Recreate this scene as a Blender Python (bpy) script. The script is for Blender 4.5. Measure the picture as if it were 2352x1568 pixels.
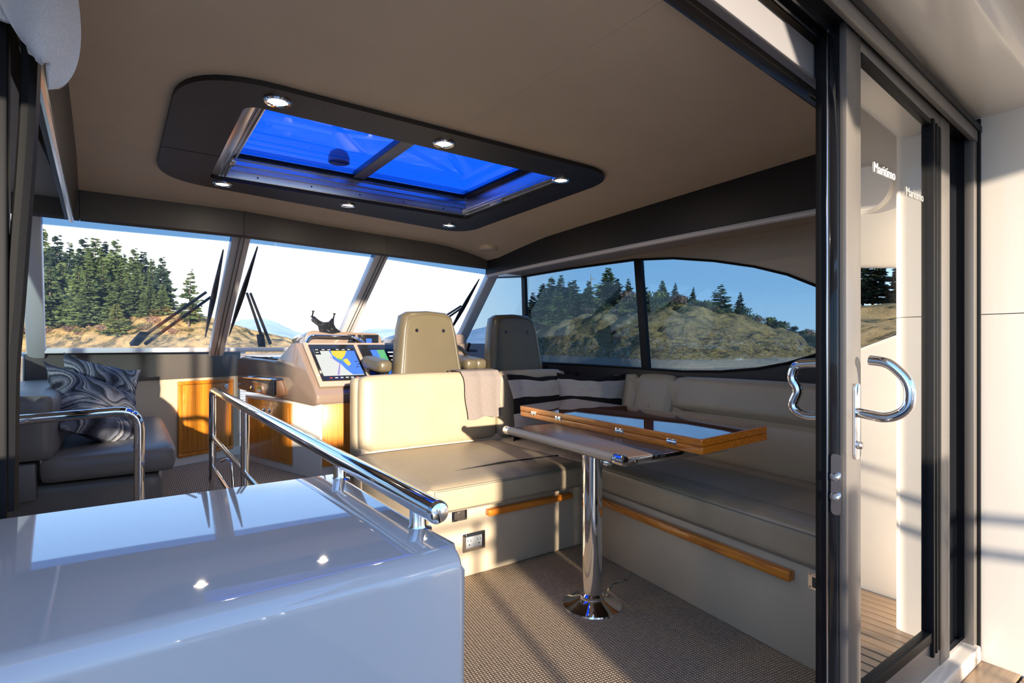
import bpy, bmesh, math, random
from mathutils import Vector, Matrix, noise
from mathutils.bvhtree import BVHTree
V = Vector
for o in list(bpy.data.objects): bpy.data.objects.remove(o, do_unlink=True)
S = bpy.context.scene
COL = S.collection
random.seed(7)
PI = math.pi
def R(a): return math.radians(a)

# ------------------------------------------------------------------ camera
cam_d = bpy.data.cameras.new('camera')
cam = bpy.data.objects.new('camera', cam_d); COL.objects.link(cam)
cam.location = (0, 0, 1.15); cam.rotation_euler = (R(90), 0, R(-35.3))
cam_d.sensor_width = 36; cam_d.lens = 1250.0 / 2352 * 36
cam_d.shift_y = 9.0 / 2352
cam_d.clip_start = 0.02; cam_d.clip_end = 20000
S.camera = cam
S.view_settings.view_transform = 'Standard'; S.view_settings.look = 'None'
S.view_settings.gamma = 1; S.view_settings.use_curve_mapping = False
S.view_settings.exposure = 0.9
S.cycles.max_bounces = 16; S.cycles.diffuse_bounces = 8; S.cycles.glossy_bounces = 8; S.cycles.transparent_max_bounces = 16

# ------------------------------------------------------------------ sky and sun
W = bpy.data.worlds.new('sky'); S.world = W; W.use_nodes = True
nt = W.node_tree; nt.nodes.clear()
def wn(t, **k):
    n = nt.nodes.new(t)
    for a, b in k.items(): setattr(n, a, b)
    return n
out = wn('ShaderNodeOutputWorld'); bg = wn('ShaderNodeBackground'); tc = wn('ShaderNodeTexCoord')
sep = wn('ShaderNodeSeparateXYZ'); nt.links.new(tc.outputs['Generated'], sep.inputs[0])
rp = wn('ShaderNodeValToRGB'); nt.links.new(sep.outputs['Z'], rp.inputs[0])
el = rp.color_ramp.elements
el[0].position = 0.0; el[0].color = (0.70, 0.86, 1.02, 1)
el[1].position = 1.0; el[1].color = (0.13, 0.27, 0.64, 1)
e = el.new(0.10); e.color = (0.43, 0.69, 1.00, 1)
e = el.new(0.32); e.color = (0.27, 0.51, 0.94, 1)
# bank of thin bright cloud low over the bow
dot = wn('ShaderNodeVectorMath', operation='DOT_PRODUCT'); nt.links.new(tc.outputs['Generated'], dot.inputs[0])
dot.inputs[1].default_value = (0.08, 0.996, 0.03)
mr = wn('ShaderNodeMapRange', interpolation_type='SMOOTHSTEP'); nt.links.new(dot.outputs['Value'], mr.inputs['Value'])
mr.inputs['From Min'].default_value = 0.78; mr.inputs['From Max'].default_value = 0.93
nz = wn('ShaderNodeTexNoise'); nt.links.new(tc.outputs['Generated'], nz.inputs['Vector']); nz.inputs['Scale'].default_value = 3.0; nz.inputs['Detail'].default_value = 5
ml = wn('ShaderNodeMath', operation='MULTIPLY_ADD'); nt.links.new(nz.outputs['Fac'], ml.inputs[0]); ml.inputs[1].default_value = 0.5; ml.inputs[2].default_value = 0.62
m2 = wn('ShaderNodeMath', operation='MULTIPLY', use_clamp=True); fd = wn('ShaderNodeMapRange', interpolation_type='SMOOTHSTEP'); nt.links.new(sep.outputs['Z'], fd.inputs['Value'])
fd.inputs['From Min'].default_value = 0.16; fd.inputs['From Max'].default_value = 0.235; fd.inputs['To Min'].default_value = 1.0; fd.inputs['To Max'].default_value = 0.0
m1 = wn('ShaderNodeMath', operation='MULTIPLY'); nt.links.new(mr.outputs[0], m1.inputs[0]); nt.links.new(fd.outputs[0], m1.inputs[1])
nt.links.new(m1.outputs[0], m2.inputs[0]); nt.links.new(ml.outputs[0], m2.inputs[1])
mx = wn('ShaderNodeMix', data_type='RGBA'); nt.links.new(m2.outputs[0], mx.inputs[0]); nt.links.new(rp.outputs[0], mx.inputs[6]); mx.inputs[7].default_value = (1.08, 1.06, 1.06, 1)
nt.links.new(mx.outputs[2], bg.inputs['Color']); bg.inputs['Strength'].default_value = 1.15
nt.links.new(bg.outputs[0], out.inputs[0])
SUN = V((0.235, 0.963, -0.135)).normalized()
sd = bpy.data.lights.new('sun', 'SUN'); sd.energy = 7.5; sd.color = (1.0, 0.86, 0.68); sd.angle = R(0.9)
so = bpy.data.objects.new('sun', sd); COL.objects.link(so); so.rotation_euler = SUN.to_track_quat('-Z', 'Y').to_euler()
so.location = (-5, -20, 6)

# ------------------------------------------------------------------ materials
M = {}
def mat(name, c, rough=0.5, metal=0.0, spec=0.5, coat=0.0, emit=None, es=1.0):
    m = bpy.data.materials.new(name); m.use_nodes = True; b = m.node_tree.nodes['Principled BSDF']
    b.inputs['Base Color'].default_value = (*c, 1); b.inputs['Roughness'].default_value = rough
    b.inputs['Metallic'].default_value = metal; b.inputs['Specular IOR Level'].default_value = spec
    b.inputs['Coat Weight'].default_value = coat; b.inputs['Coat Roughness'].default_value = 0.03
    if emit: b.inputs['Emission Color'].default_value = (*emit, 1); b.inputs['Emission Strength'].default_value = es
    M[name] = m; return m
class N:
    """small node helper on one material"""
    def __init__(s, m): s.t = m.node_tree; s.b = s.t.nodes.get('Principled BSDF')
    def n(s, ty, ins=None, **k):
        x = s.t.nodes.new(ty)
        for a, b in k.items(): setattr(x, a, b)
        for a, b in (ins or {}).items():
            if hasattr(b, 'links') and hasattr(b, 'is_output'): s.t.links.new(b, x.inputs[a])
            else: x.inputs[a].default_value = b
        return x
    def l(s, a, b): s.t.links.new(a, b)
    def ramp(s, fac, stops, interp='LINEAR'):
        r = s.t.nodes.new('ShaderNodeValToRGB'); r.color_ramp.interpolation = interp
        e = r.color_ramp.elements
        while len(e) < len(stops): e.new(0.5)
        for i, (p, c) in enumerate(stops): e[i].position = p; e[i].color = (*c, 1)
        s.l(fac, r.inputs[0]); return r.outputs[0]
def vinyl(name, c, rough=0.42, bump=0.08, scale=450, var=0.05):
    m = mat(name, c, rough); k = N(m)
    tcn = k.n('ShaderNodeTexCoord')
    no = k.n('ShaderNodeTexNoise', {'Vector': tcn.outputs['Object'], 'Scale': scale, 'Detail': 2})
    bu = k.n('ShaderNodeBump', {'Height': no.outputs['Fac'], 'Strength': bump, 'Distance': 0.002})
    big = k.n('ShaderNodeTexNoise', {'Vector': tcn.outputs['Object'], 'Scale': 5, 'Detail': 3})
    col = k.ramp(big.outputs['Fac'], [(0.3, tuple(x * (1 - var) for x in c)), (0.7, tuple(x * (1 + var) for x in c))])
    k.l(col, k.b.inputs['Base Color']); k.l(bu.outputs[0], k.b.inputs['Normal']); return m
def wood(name, c1, c2, axis, coat=0.6, scale=1.0):
    m = mat(name, c1, 0.3, coat=coat); k = N(m)
    tcn = k.n('ShaderNodeTexCoord')
    sc = {'x': (1.2, 40, 40), 'y': (40, 1.2, 40), 'z': (40, 40, 1.2)}[axis]
    mp = k.n('ShaderNodeMapping', {'Vector': tcn.outputs['Object'], 'Scale': tuple(v * scale for v in sc)})
    no = k.n('ShaderNodeTexNoise', {'Vector': mp.outputs[0], 'Scale': 2.2, 'Detail': 6, 'Roughness': 0.6})
    col = k.ramp(no.outputs['Fac'], [(0.32, c2), (0.5, c1), (0.66, tuple(min(1, x * 1.25) for x in c1))])
    k.l(col, k.b.inputs['Base Color']); return m
vinyl('cream_vinyl', (0.46, 0.38, 0.275), 0.40)
vinyl('seat_vinyl', (0.335, 0.275, 0.187), 0.38)
vinyl('helm_vinyl', (0.090, 0.074, 0.045), 0.33, 0.12)
vinyl('dark_vinyl', (0.015, 0.013, 0.013), 0.5)
vinyl('charcoal_vinyl', (0.085, 0.077, 0.070), 0.45)
vinyl('grey_vinyl', (0.125, 0.118, 0.115), 0.4)
vinyl('navy_vinyl', (0.06, 0.09, 0.14), 0.35)
vinyl('headliner', (0.66, 0.545, 0.40), 0.6, 0.15, 300, 0.03)
vinyl('side_lining', (0.48, 0.40, 0.305), 0.6, 0.1, 300, 0.03)
mat('gelcoat', (0.61, 0.595, 0.60), 0.03, coat=1.0)
mat('cream_gelcoat', (0.74, 0.69, 0.62), 0.22, coat=0.4)
mat('cabinet_gelcoat', (0.62, 0.60, 0.55), 0.3, coat=0.2)
mat('console_gelcoat', (0.185, 0.135, 0.105), 0.2, coat=0.8)
mat('console_dark', (0.035, 0.032, 0.034), 0.35)
mat('bezel_panel', (0.30, 0.225, 0.18), 0.35, coat=0.3)
mat('black_rubber', (0.006, 0.006, 0.007), 0.5, spec=0.22)
mat('black_gloss', (0.010, 0.011, 0.014), 0.12, coat=0.5)
mat('grey_frame', (0.20, 0.182, 0.168), 0.38, metal=0.5)
mat('window_frame_paint', (0.70, 0.67, 0.66), 0.4)
mat('aluminium', (0.72, 0.70, 0.68), 0.28, metal=1.0)
mat('chrome', (0.86, 0.86, 0.88), 0.045, metal=1.0)
mat('dull_steel', (0.55, 0.52, 0.50), 0.25, metal=1.0)
mat('white_plastic', (0.75, 0.74, 0.72), 0.35)
mat('grey_plastic', (0.30, 0.32, 0.34), 0.4)
mat('smoke_plastic', (0.05, 0.045, 0.04), 0.2)
mat('stitch', (0.16, 0.14, 0.12), 0.7)
mat('lamp_lens', (1, 0.95, 0.8), 0.4, emit=(1.0, 0.90, 0.70), es=3.5)
wood('teak_x', (0.56, 0.175, 0.012), (0.33, 0.085, 0.006), 'x')
wood('teak_y', (0.56, 0.175, 0.012), (0.33, 0.085, 0.006), 'y')
wood('teak_z', (0.50, 0.18, 0.016), (0.34, 0.10, 0.008), 'z')
wood('deck_teak', (0.34, 0.235, 0.15), (0.22, 0.15, 0.09), 'y', 0.0, 0.8)
wood('deck_teak_x', (0.34, 0.225, 0.135), (0.22, 0.14, 0.08), 'x', 0.0, 0.8)
mat('teak_gloss_top', (0.16, 0.055, 0.02), 0.03, coat=1.0)
M['teak_gloss_top'].node_tree.nodes['Principled BSDF'].inputs['Coat IOR'].default_value = 1.9
vinyl('table_brown', (0.105, 0.07, 0.052), 0.3, 0.1, 200, 0.12)
vinyl('tube_grey', (0.14, 0.13, 0.127), 0.35, 0.03)
mat('decal_reflection', (.36, .34, .32), .5)
mat('rail_grey', (.27, .26, .27), .35, metal=.3); mat('speaker_rim', (.80, .78, .75), .35); mat('speaker_grille', (.16, .155, .15), .6)
# woven carpet
m = mat('carpet', (0.3, 0.26, 0.2), 0.95, spec=0.1); k = N(m); tcn = k.n('ShaderNodeTexCoord')
mp = k.n('ShaderNodeMapping', {'Vector': tcn.outputs['Object'], 'Rotation': (0, 0, R(8))})
w1 = k.n('ShaderNodeTexWave', {'Vector': mp.outputs[0], 'Scale': 26.0, 'Distortion': 0.6, 'Detail': 1.0}, bands_direction='X')
w2 = k.n('ShaderNodeTexWave', {'Vector': mp.outputs[0], 'Scale': 30.0, 'Distortion': 0.6, 'Detail': 1.0}, bands_direction='Y')
mu = k.n('ShaderNodeMath', {0: w1.outputs['Fac'], 1: w2.outputs['Fac']}, operation='MULTIPLY')
big = k.n('ShaderNodeTexNoise', {'Vector': tcn.outputs['Object'], 'Scale': 60, 'Detail': 2})
ad = k.n('ShaderNodeMath', {0: big.outputs['Fac'], 1: 0.35, 2: mu.outputs[0]}, operation='MULTIPLY_ADD')
col = k.ramp(ad.outputs[0], [(0.1, (0.13, 0.095, 0.068)), (0.45, (0.35, 0.27, 0.19)), (0.9, (0.60, 0.48, 0.35))])
k.l(col, k.b.inputs['Base Color'])
bu = k.n('ShaderNodeBump', {'Height': mu.outputs[0], 'Strength': 0.8, 'Distance': 0.004}); k.l(bu.outputs[0], k.b.inputs['Normal'])
# fabrics
def fabric(name, c, scale=260):
    m = mat(name, c, 0.95, spec=0.15); k = N(m); t = k.n('ShaderNodeTexCoord')
    no = k.n('ShaderNodeTexNoise', {'Vector': t.outputs['Object'], 'Scale': scale, 'Detail': 3})
    col = k.ramp(no.outputs['Fac'], [(0.3, tuple(x * .8 for x in c)), (0.7, tuple(min(1, x * 1.15) for x in c))]); k.l(col, k.b.inputs['Base Color'])
    bu = k.n('ShaderNodeBump', {'Height': no.outputs['Fac'], 'Strength': 0.5, 'Distance': 0.003}); k.l(bu.outputs[0], k.b.inputs['Normal']); return m
fabric('terry', (0.80, 0.79, 0.82), 700); fabric('throw_wool', (0.20, 0.17, 0.155)); fabric('pillow_black', (0.012, 0.011, 0.012), 120)
m = fabric('pillow_stripe', (0.34, 0.33, 0.31)); k = N(m); uv = k.n('ShaderNodeUVMap'); sp = k.n('ShaderNodeSeparateXYZ', {0: uv.outputs[0]})
no = k.n('ShaderNodeTexNoise', {'Vector': uv.outputs[0], 'Scale': 14, 'Detail': 4})
g1, g2 = (0.40, 0.385, 0.36), (0.012, 0.011, 0.011)
band = k.ramp(sp.outputs['Y'], [(0, g2), (0.16, g1), (0.40, g2), (0.62, g1), (0.90, g2)], 'CONSTANT')
mo = k.n('ShaderNodeMix', {0: 0.35, 6: band, 7: no.outputs['Color']}, data_type='RGBA', blend_type='MULTIPLY'); k.l(mo.outputs[2], k.b.inputs['Base Color'])
m = mat('swirl_fabric', (0.2, 0.2, 0.22), 0.85, spec=0.2); k = N(m); uv = k.n('ShaderNodeUVMap')
no = k.n('ShaderNodeTexNoise', {'Vector': uv.outputs[0], 'Scale': 1.9, 'Detail': 0.4, 'Distortion': 0.7})
fr = k.n('ShaderNodeTexNoise', {'Vector': uv.outputs[0], 'Scale': 45, 'Detail': 2})
a1 = k.n('ShaderNodeMath', {0: fr.outputs['Fac'], 1: 0.02, 2: no.outputs['Fac']}, operation='MULTIPLY_ADD')
a2 = k.n('ShaderNodeMath', {0: a1.outputs[0], 1: 6.5}, operation='MULTIPLY'); a3 = k.n('ShaderNodeMath', {0: a2.outputs[0]}, operation='FRACT')
col = k.ramp(a3.outputs[0], [(0.0, (0.17, 0.175, 0.21)), (0.16, (0.010, 0.011, 0.016)), (0.36, (0.055, 0.06, 0.08)), (0.50, (0.17, 0.18, 0.22)), (0.58, (0.018, 0.02, 0.028)), (0.70, (0.30, 0.31, 0.33)), (0.78, (0.012, 0.013, 0.02)), (0.9, (0.09, 0.10, 0.13))])
k.l(col, k.b.inputs['Base Color'])
# glass: clear slab, tinted by colour, reflecting more at grazing angles
def glass(name, tint, base=0.05, gain=0.5, dust=0.0, power=4.0, rtint=(1, 1, 1)):
    m = bpy.data.materials.new(name); m.use_nodes = True; t = m.node_tree; t.nodes.clear(); k = N(m)
    lw = k.n('ShaderNodeLayerWeight', {'Blend': 0.5})
    pw = k.n('ShaderNodeMath', {0: lw.outputs['Facing'], 1: power}, operation='POWER')
    f = k.n('ShaderNodeMath', {0: pw.outputs[0], 1: gain, 2: base}, operation='MULTIPLY_ADD', use_clamp=True)
    tr = k.n('ShaderNodeBsdfTransparent', {'Color': (*tint, 1)}); gl = k.n('ShaderNodeBsdfGlossy', {'Roughness': 0.0, 'Color': (*rtint, 1)})
    mx = k.n('ShaderNodeMixShader', {0: f.outputs[0], 1: tr.outputs[0], 2: gl.outputs[0]}); o_ = mx.outputs[0]
    if dust:
        df = k.n('ShaderNodeBsdfDiffuse', {'Color': (0.85, 0.85, 0.85, 1)}); tl = k.n('ShaderNodeBsdfTranslucent', {'Color': (0.85, 0.85, 0.85, 1)})
        mm = k.n('ShaderNodeMixShader', {0: 0.5, 1: df.outputs[0], 2: tl.outputs[0]})
        tcn = k.n('ShaderNodeTexCoord'); no = k.n('ShaderNodeTexNoise', {'Vector': tcn.outputs['Object'], 'Scale': 3, 'Detail': 6})
        dm = k.n('ShaderNodeMath', {0: no.outputs['Fac'], 1: dust}, operation='MULTIPLY')
        m3 = k.n('ShaderNodeMixShader', {0: dm.outputs[0], 1: o_, 2: mm.outputs[0]}); o_ = m3.outputs[0]
    oo = k.n('ShaderNodeOutputMaterial'); k.l(o_, oo.inputs[0]); M[name] = m; return m
glass('screen_glass', (0.97, 0.975, 0.975), 0.02, 0.30, 0.05)
glass('side_glass', (0.455, 0.545, 0.595), 0.02, 0.30, 0.015)
glass('blue_glass', (0.10, 0.37, 0.88), 0.03, 0.35)
glass('shade_band', (0.30, 0.44, 0.58), 0.03, 0.3)
glass('door_glass', (0.30, 0.30, 0.31), 0.44, 0.50, 0.0, 2.0, (0.98, 0.96, 0.93))
glass('jamb_glass', (0.06, 0.08, 0.12), 0.06, 0.4, 0.0, 3.0)

# ------------------------------------------------------------------ object helpers
WM = {}
def wm(o): return WM[o.name] if o is not None else Matrix.Identity(4)
def new(name, bm, m, parent=None, local=False, smooth=38, kind=None, label=None):
    if parent is not None and not local: bm.transform(wm(parent).inverted())
    bmesh.ops.recalc_face_normals(bm, faces=bm.faces)
    me = bpy.data.meshes.new(name); bm.to_mesh(me); bm.free()
    if smooth:
        for p in me.polygons: p.use_smooth = True
        me.set_sharp_from_angle(angle=R(smooth))
    ms = m if isinstance(m, (list, tuple)) else [m]
    for x in ms: me.materials.append(M[x] if isinstance(x, str) else x)
    o = bpy.data.objects.new(name, me); COL.objects.link(o)
    WM[o.name] = wm(parent)
    if parent is not None: o.parent = parent
    if kind: o['kind'] = kind
    if label: o['label'] = label
    return o
def thing(name, label, cat, loc=(0, 0, 0), rotz=0, group=None, kind=None):
    o = bpy.data.objects.new(name, None); COL.objects.link(o); o.empty_display_size = 0.05
    o.location = loc; o.rotation_euler = (0, 0, rotz)
    WM[o.name] = Matrix.Translation(V(loc)) @ Matrix.Rotation(rotz, 4, 'Z')
    if label: o['label'] = label
    if cat: o['category'] = cat
    if group: o['group'] = group
    if kind: o['kind'] = kind
    return o
def tag(o, label, cat, group=None):
    o['label'] = label; o['category'] = cat
    if group: o['group'] = group
    return o
def struct(name, bm, m, parent=None, smooth=38):
    o = new(name, bm, m, parent, smooth=smooth)
    if parent is None: o['kind'] = 'structure'
    return o
def sgroup(name, loc=(0, 0, 0)): return thing(name, None, None, loc, kind='structure')

# ------------------------------------------------------------------ shape helpers
def B(): return bmesh.new()
def merge(bm, tmp, Mx=None):
    if Mx is not None: tmp.transform(Mx)
    me = bpy.data.meshes.new('tmp'); tmp.to_mesh(me); tmp.free(); bm.from_mesh(me); bpy.data.meshes.remove(me)
    return bm
def hexa(bm, p, bev=0, seg=2, Mx=None):
    t = B(); v = [t.verts.new(q) for q in p]
    for f in ((0, 1, 2, 3), (4, 5, 6, 7), (0, 1, 5, 4), (1, 2, 6, 5), (2, 3, 7, 6), (3, 0, 4, 7)): t.faces.new([v[i] for i in f])
    bmesh.ops.recalc_face_normals(t, faces=t.faces)
    if bev: bmesh.ops.bevel(t, geom=list(t.edges), offset=bev, segments=seg, profile=0.5, affect='EDGES', clamp_overlap=True)
    return merge(bm, t, Mx)
def box(bm, lo, hi, bev=0, seg=2, Mx=None):
    (a, b, c), (d, e, f) = lo, hi
    return hexa(bm, [(a, b, c), (d, b, c), (d, e, c), (a, e, c), (a, b, f), (d, b, f), (d, e, f), (a, e, f)], bev, seg, Mx)
def beam(bm, p0, p1, w, h, bev=0, up=(0, 0, 1)):
    p0, p1, up = V(p0), V(p1), V(up); d = (p1 - p0).normalized(); s = d.cross(up).normalized() * w / 2; u = s.cross(d).normalized() * h / 2
    return hexa(bm, [p0 - s - u, p0 + s - u, p0 + s + u, p0 - s + u, p1 - s - u, p1 + s - u, p1 + s + u, p1 - s + u], bev)
def cushion(bm, lo, hi, r=0.04, puff=0.012, Mx=None, n=7):
    """upholstered block: rounded edges and slightly domed faces"""
    lo, hi = V(lo), V(hi); c = (lo + hi) / 2; s = (hi - lo) / 2; r = min(r, min(s) * 0.95)
    t = B(); bmesh.ops.create_cube(t, size=2)
    bmesh.ops.subdivide_edges(t, edges=list(t.edges), cuts=n, use_grid_fill=True)
    for v in t.verts:
        q = v.co.copy()
        for i in range(3):   # push the grid lines towards the edges
            q[i] = math.copysign(abs(q[i]) ** 0.55, q[i])
        p = V((q.x * s.x, q.y * s.y, q.z * s.z)); inn = V((max(-s.x + r, min(s.x - r, p.x)), max(-s.y + r, min(s.y - r, p.y)), max(-s.z + r, min(s.z - r, p.z))))
        d = p - inn
        if d.length > 1e-9: p = inn + d.normalized() * r
        a = [1 - q.x ** 2, 1 - q.y ** 2, 1 - q.z ** 2]
        if abs(q.z) > .999: p.z += math.copysign(puff * a[0] * a[1], q.z)
        if abs(q.y) > .999: p.y += math.copysign(puff * .6 * a[0] * a[2], q.y)
        if abs(q.x) > .999: p.x += math.copysign(puff * .6 * a[1] * a[2], q.x)
        v.co = p + c
    return merge(bm, t, Mx)
def fillet(pts, rad, n=6):
    pts = [V(p) for p in pts]; o = [pts[0]]
    for a, b, c in zip(pts, pts[1:], pts[2:]):
        d1, d2 = (a - b), (c - b); r = min(rad, d1.length * .49, d2.length * .49); p, q = b + d1.normalized() * r, b + d2.normalized() * r
        for i in range(n + 1):
            t = i / n; o.append((1 - t) ** 2 * p + 2 * t * (1 - t) * b + t * t * q)
    o.append(pts[-1]); return o
def tube(bm, pts, r, fil=0, n=14, cap=True):
    pts = fillet(pts, fil) if fil else [V(p) for p in pts]
    rr = r if isinstance(r, (list, tuple)) else [r] * len(pts)
    ref = V((0, 0, 1)) if abs((pts[1] - pts[0]).normalized().z) < .9 else V((1, 0, 0)); rings = []
    for i, p in enumerate(pts):
        d = ((pts[min(i + 1, len(pts) - 1)] - p).normalized() + (p - pts[max(i - 1, 0)]).normalized()).normalized()
        s = d.cross(ref).normalized(); u = s.cross(d).normalized(); ref = u
        rings.append([bm.verts.new(p + (s * math.cos(2 * PI * j / n) + u * math.sin(2 * PI * j / n)) * rr[i]) for j in range(n)])
    for a, b in zip(rings, rings[1:]):
        for j in range(n): bm.faces.new((a[j], a[(j + 1) % n], b[(j + 1) % n], b[j]))
    if cap: bm.faces.new(rings[0]); bm.faces.new(rings[-1])
    return bm
def lathe(bm, prof, loc=(0, 0, 0), axis=(0, 0, 1), n=24):
    q = V((0, 0, 1)).rotation_difference(V(axis)).to_matrix().to_4x4(); Mx = Matrix.Translation(V(loc)) @ q; t = B(); rings = []
    for r, z in prof:
        rings.append([t.verts.new((r * math.cos(2 * PI * j / n), r * math.sin(2 * PI * j / n), z)) for j in range(n)] if r > 1e-6 else [t.verts.new((0, 0, z))])
    for a, b in zip(rings, rings[1:]):
        for j in range(n):
            k_ = (j + 1) % n
            if len(a) == 1 and len(b) == 1: continue
            if len(a) == 1: t.faces.new((a[0], b[j], b[k_]))
            elif len(b) == 1: t.faces.new((a[j], a[k_], b[0]))
            else: t.faces.new((a[j], a[k_], b[k_], b[j]))
    for rg in (rings[0], rings[-1]):
        if len(rg) > 2: t.faces.new(rg)
    return merge(bm, t, Mx)
def slab(bm, pts, vec, bev=0, seg=2):
    t = B(); a = [t.verts.new(p) for p in pts]; b = [t.verts.new(V(p) + V(vec)) for p in pts]; n = len(pts)
    t.faces.new(a); t.faces.new(b)
    for i in range(n): t.faces.new((a[i], a[(i + 1) % n], b[(i + 1) % n], b[i]))
    bmesh.ops.recalc_face_normals(t, faces=t.faces)
    if bev: bmesh.ops.bevel(t, geom=list(t.edges), offset=bev, segments=seg, profile=.5, affect='EDGES', clamp_overlap=True)
    return merge(bm, t)
def sheet(bm, f, nu, nv, thick=0.0):
    t = B(); uvl = t.loops.layers.uv.new('UVMap')
    g = [[t.verts.new(f(i / nu, j / nv)) for j in range(nv + 1)] for i in range(nu + 1)]
    for i in range(nu):
        for j in range(nv):
            fc = t.faces.new((g[i][j], g[i + 1][j], g[i + 1][j + 1], g[i][j + 1]))
            for lp, (a, b) in zip(fc.loops, ((i, j), (i + 1, j), (i + 1, j + 1), (i, j + 1))): lp[uvl].uv = (a / nu, b / nv)
    if thick:
        bmesh.ops.recalc_face_normals(t, faces=t.faces)
        bmesh.ops.solidify(t, geom=list(t.faces), thickness=thick)
    return merge(bm, t)
def rpoly(pts, rad, n=8):
    o = []; m_ = len(pts)
    for i in range(m_):
        a, b, c = V(pts[i - 1]), V(pts[i]), V(pts[(i + 1) % m_]); r = rad[i] if isinstance(rad, (list, tuple)) else rad
        p, q = b + (a - b).normalized() * r, b + (c - b).normalized() * r
        for j in range(n + 1):
            t = j / n; o.append((1 - t) ** 2 * p + 2 * t * (1 - t) * b + t * t * q)
    return o
def pillow(bm, w, h, th, Mx, n=22, seed=0, wr=0.012):
    t = B(); uvl = t.loops.layers.uv.new('UVMap')
    for sgn in (1, -1):
        g = []
        for i in range(n + 1):
            row = []
            for j in range(n + 1):
                u, v = 2 * i / n - 1, 2 * j / n - 1
                x = w / 2 * u * (1 - .10 * (1 - v * v) * abs(u)); y = h / 2 * v * (1 - .12 * (1 - u * u) * abs(v))
                z = th / 2 * (max(0, 1 - u ** 4) ** .7) * (max(0, 1 - v ** 4) ** .7)
                z *= 1 - .35 * (abs(u) * abs(v))
                z += wr * (noise.noise(V((u * 2.2 + seed, v * 2.2, sgn)))) * (1 - u ** 4) * (1 - v ** 4)
                row.append(t.verts.new((x + wr * noise.noise(V((v * 2, seed, u))), y + wr * 1.5 * noise.noise(V((u * 2.5, seed + 5, v))), sgn * z)))
            g.append(row)
        for i in range(n):
            for j in range(n):
                q = [(i, j), (i + 1, j), (i + 1, j + 1), (i, j + 1)]
                if sgn < 0: q.reverse()
                fc = t.faces.new([g[a][b] for a, b in q])
                for lp, (a, b) in zip(fc.loops, q): lp[uvl].uv = (a / n + (0.37 if sgn < 0 else 0) * 0, b / n)
    bmesh.ops.remove_doubles(t, verts=t.verts, dist=1e-5)
    return merge(bm, t, Mx)
def frame_m(c, x, y):
    x = V(x).normalized(); y = V(y); y = (y - x * y.dot(x)).normalized(); z = x.cross(y)
    m_ = Matrix((x, y, z)).transposed().to_4x4(); m_.translation = V(c); return m_
def text_bm(s, size, Mx, depth=0.0006):
    c = bpy.data.curves.new('txt', 'FONT'); c.body = s; c.size = size; c.extrude = depth; c.align_x = 'CENTER'; c.align_y = 'CENTER'
    o = bpy.data.objects.new('txt', c); COL.objects.link(o); dg = bpy.context.evaluated_depsgraph_get(); dg.update()
    me = bpy.data.meshes.new_from_object(o.evaluated_get(dg)); t = B(); t.from_mesh(me); bpy.data.objects.remove(o); bpy.data.meshes.remove(me); bpy.data.curves.remove(c)
    t.transform(Mx); return t

# =================================================================== SHELL
def zc(x, y):
    c = lambda t: max(0.0, min(1.0, t))
    z = 2.0 - 0.055 * c((y - 3.0) / .7) ** 1.5 - 0.075 * c((x - 1.9) / .6) ** 2 * c((y - 1.2) / 2.6)
    return z
FRONT = [(-0.6, 3.58), (-0.2, 3.60), (0.574, 3.60), (1.54, 3.75), (2.49, 3.90), (2.6, 3.92)]
def yf(x):
    for (a, b), (c, d) in zip(FRONT, FRONT[1:]):
        if x <= c: return b + (d - b) * (x - a) / (c - a)
    return FRONT[-1][1]
xs = [-.2, -.1, .1, .34, .7, 1.075, 1.085, 1.45, 1.82, 1.95, 2.1, 2.2, 2.3, 2.4, 2.5]
ys = [.80, 1.2, 1.6, 2.08, 2.4, 2.75, 3.09, 3.2, 3.35, 3.5, 3.6]
def seam(x): return 0.004 if 1.07 < x < 1.09 else 0
bm = B(); g = {}
for i, x in enumerate(xs):
    for j, y in enumerate(ys):
        yy = y if y <= 3.2 else 3.2 + (y - 3.2) / .4 * (yf(x) - 3.2)
        xx = x if i else (-.155 - .07 * (yy - 1.87) / 1.73)
        g[i, j] = bm.verts.new((xx, yy, zc(xx, yy)))
for i in range(len(xs) - 1):
    for j in range(len(ys) - 1):
        if .34 <= xs[i] < 1.82 and 2.08 <= ys[j] < 3.09: continue
        bm.faces.new((g[i, j], g[i, j + 1], g[i + 1, j + 1], g[i + 1, j]))
ex = bmesh.ops.extrude_face_region(bm, geom=list(bm.faces))
for v in ex['geom']:
    if isinstance(v, bmesh.types.BMVert): v.co.z += 0.06
ceil = struct('ceiling', bm, 'headliner')
# raised welt lines of the headliner seam along the centre line
for y0, y1 in ((.82, 1.86), (3.34, 3.62)):
    bm = B(); n_ = 8
    tube(bm, [(1.08, y0 + (y1 - y0) * i / n_, zc(1.08, y0 + (y1 - y0) * i / n_) + .001) for i in range(n_ + 1)], .0028, n=6)
    new('seam', bm, 'headliner', ceil)
bm = B(); box(bm, (2.535, .7, 1.95), (3.02, 4.0, 2.08)); box(bm, (-.85, 1.59, 1.9), (-.262, 3.58, 2.08)); box(bm, (-.85, .70, 2.06), (3.02, .80, 2.45)); box(bm, (-.85, .78, 2.055), (.12, 3.3, 2.12)); struct('trim_1', bm, 'side_lining')

# floor
bm = B(); box(bm, (-.78, .70, -.06), (2.95, 3.30, 0.0)); fl = struct('floor', bm, 'carpet')
bm = B(); box(bm, (.46, 3.3, .14), (2.95, 5.3, .20)); box(bm, (-.78, 3.05, .14), (.46, 5.3, .20)); struct('floor', bm, 'carpet')
bm = B(); box(bm, (.46, 3.28, 0.0), (1.2, 3.3, .2)); box(bm, (-.78, 3.03, -.06), (.46, 3.05, .2)); struct('trim_2', bm, 'cabinet_gelcoat')
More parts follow.
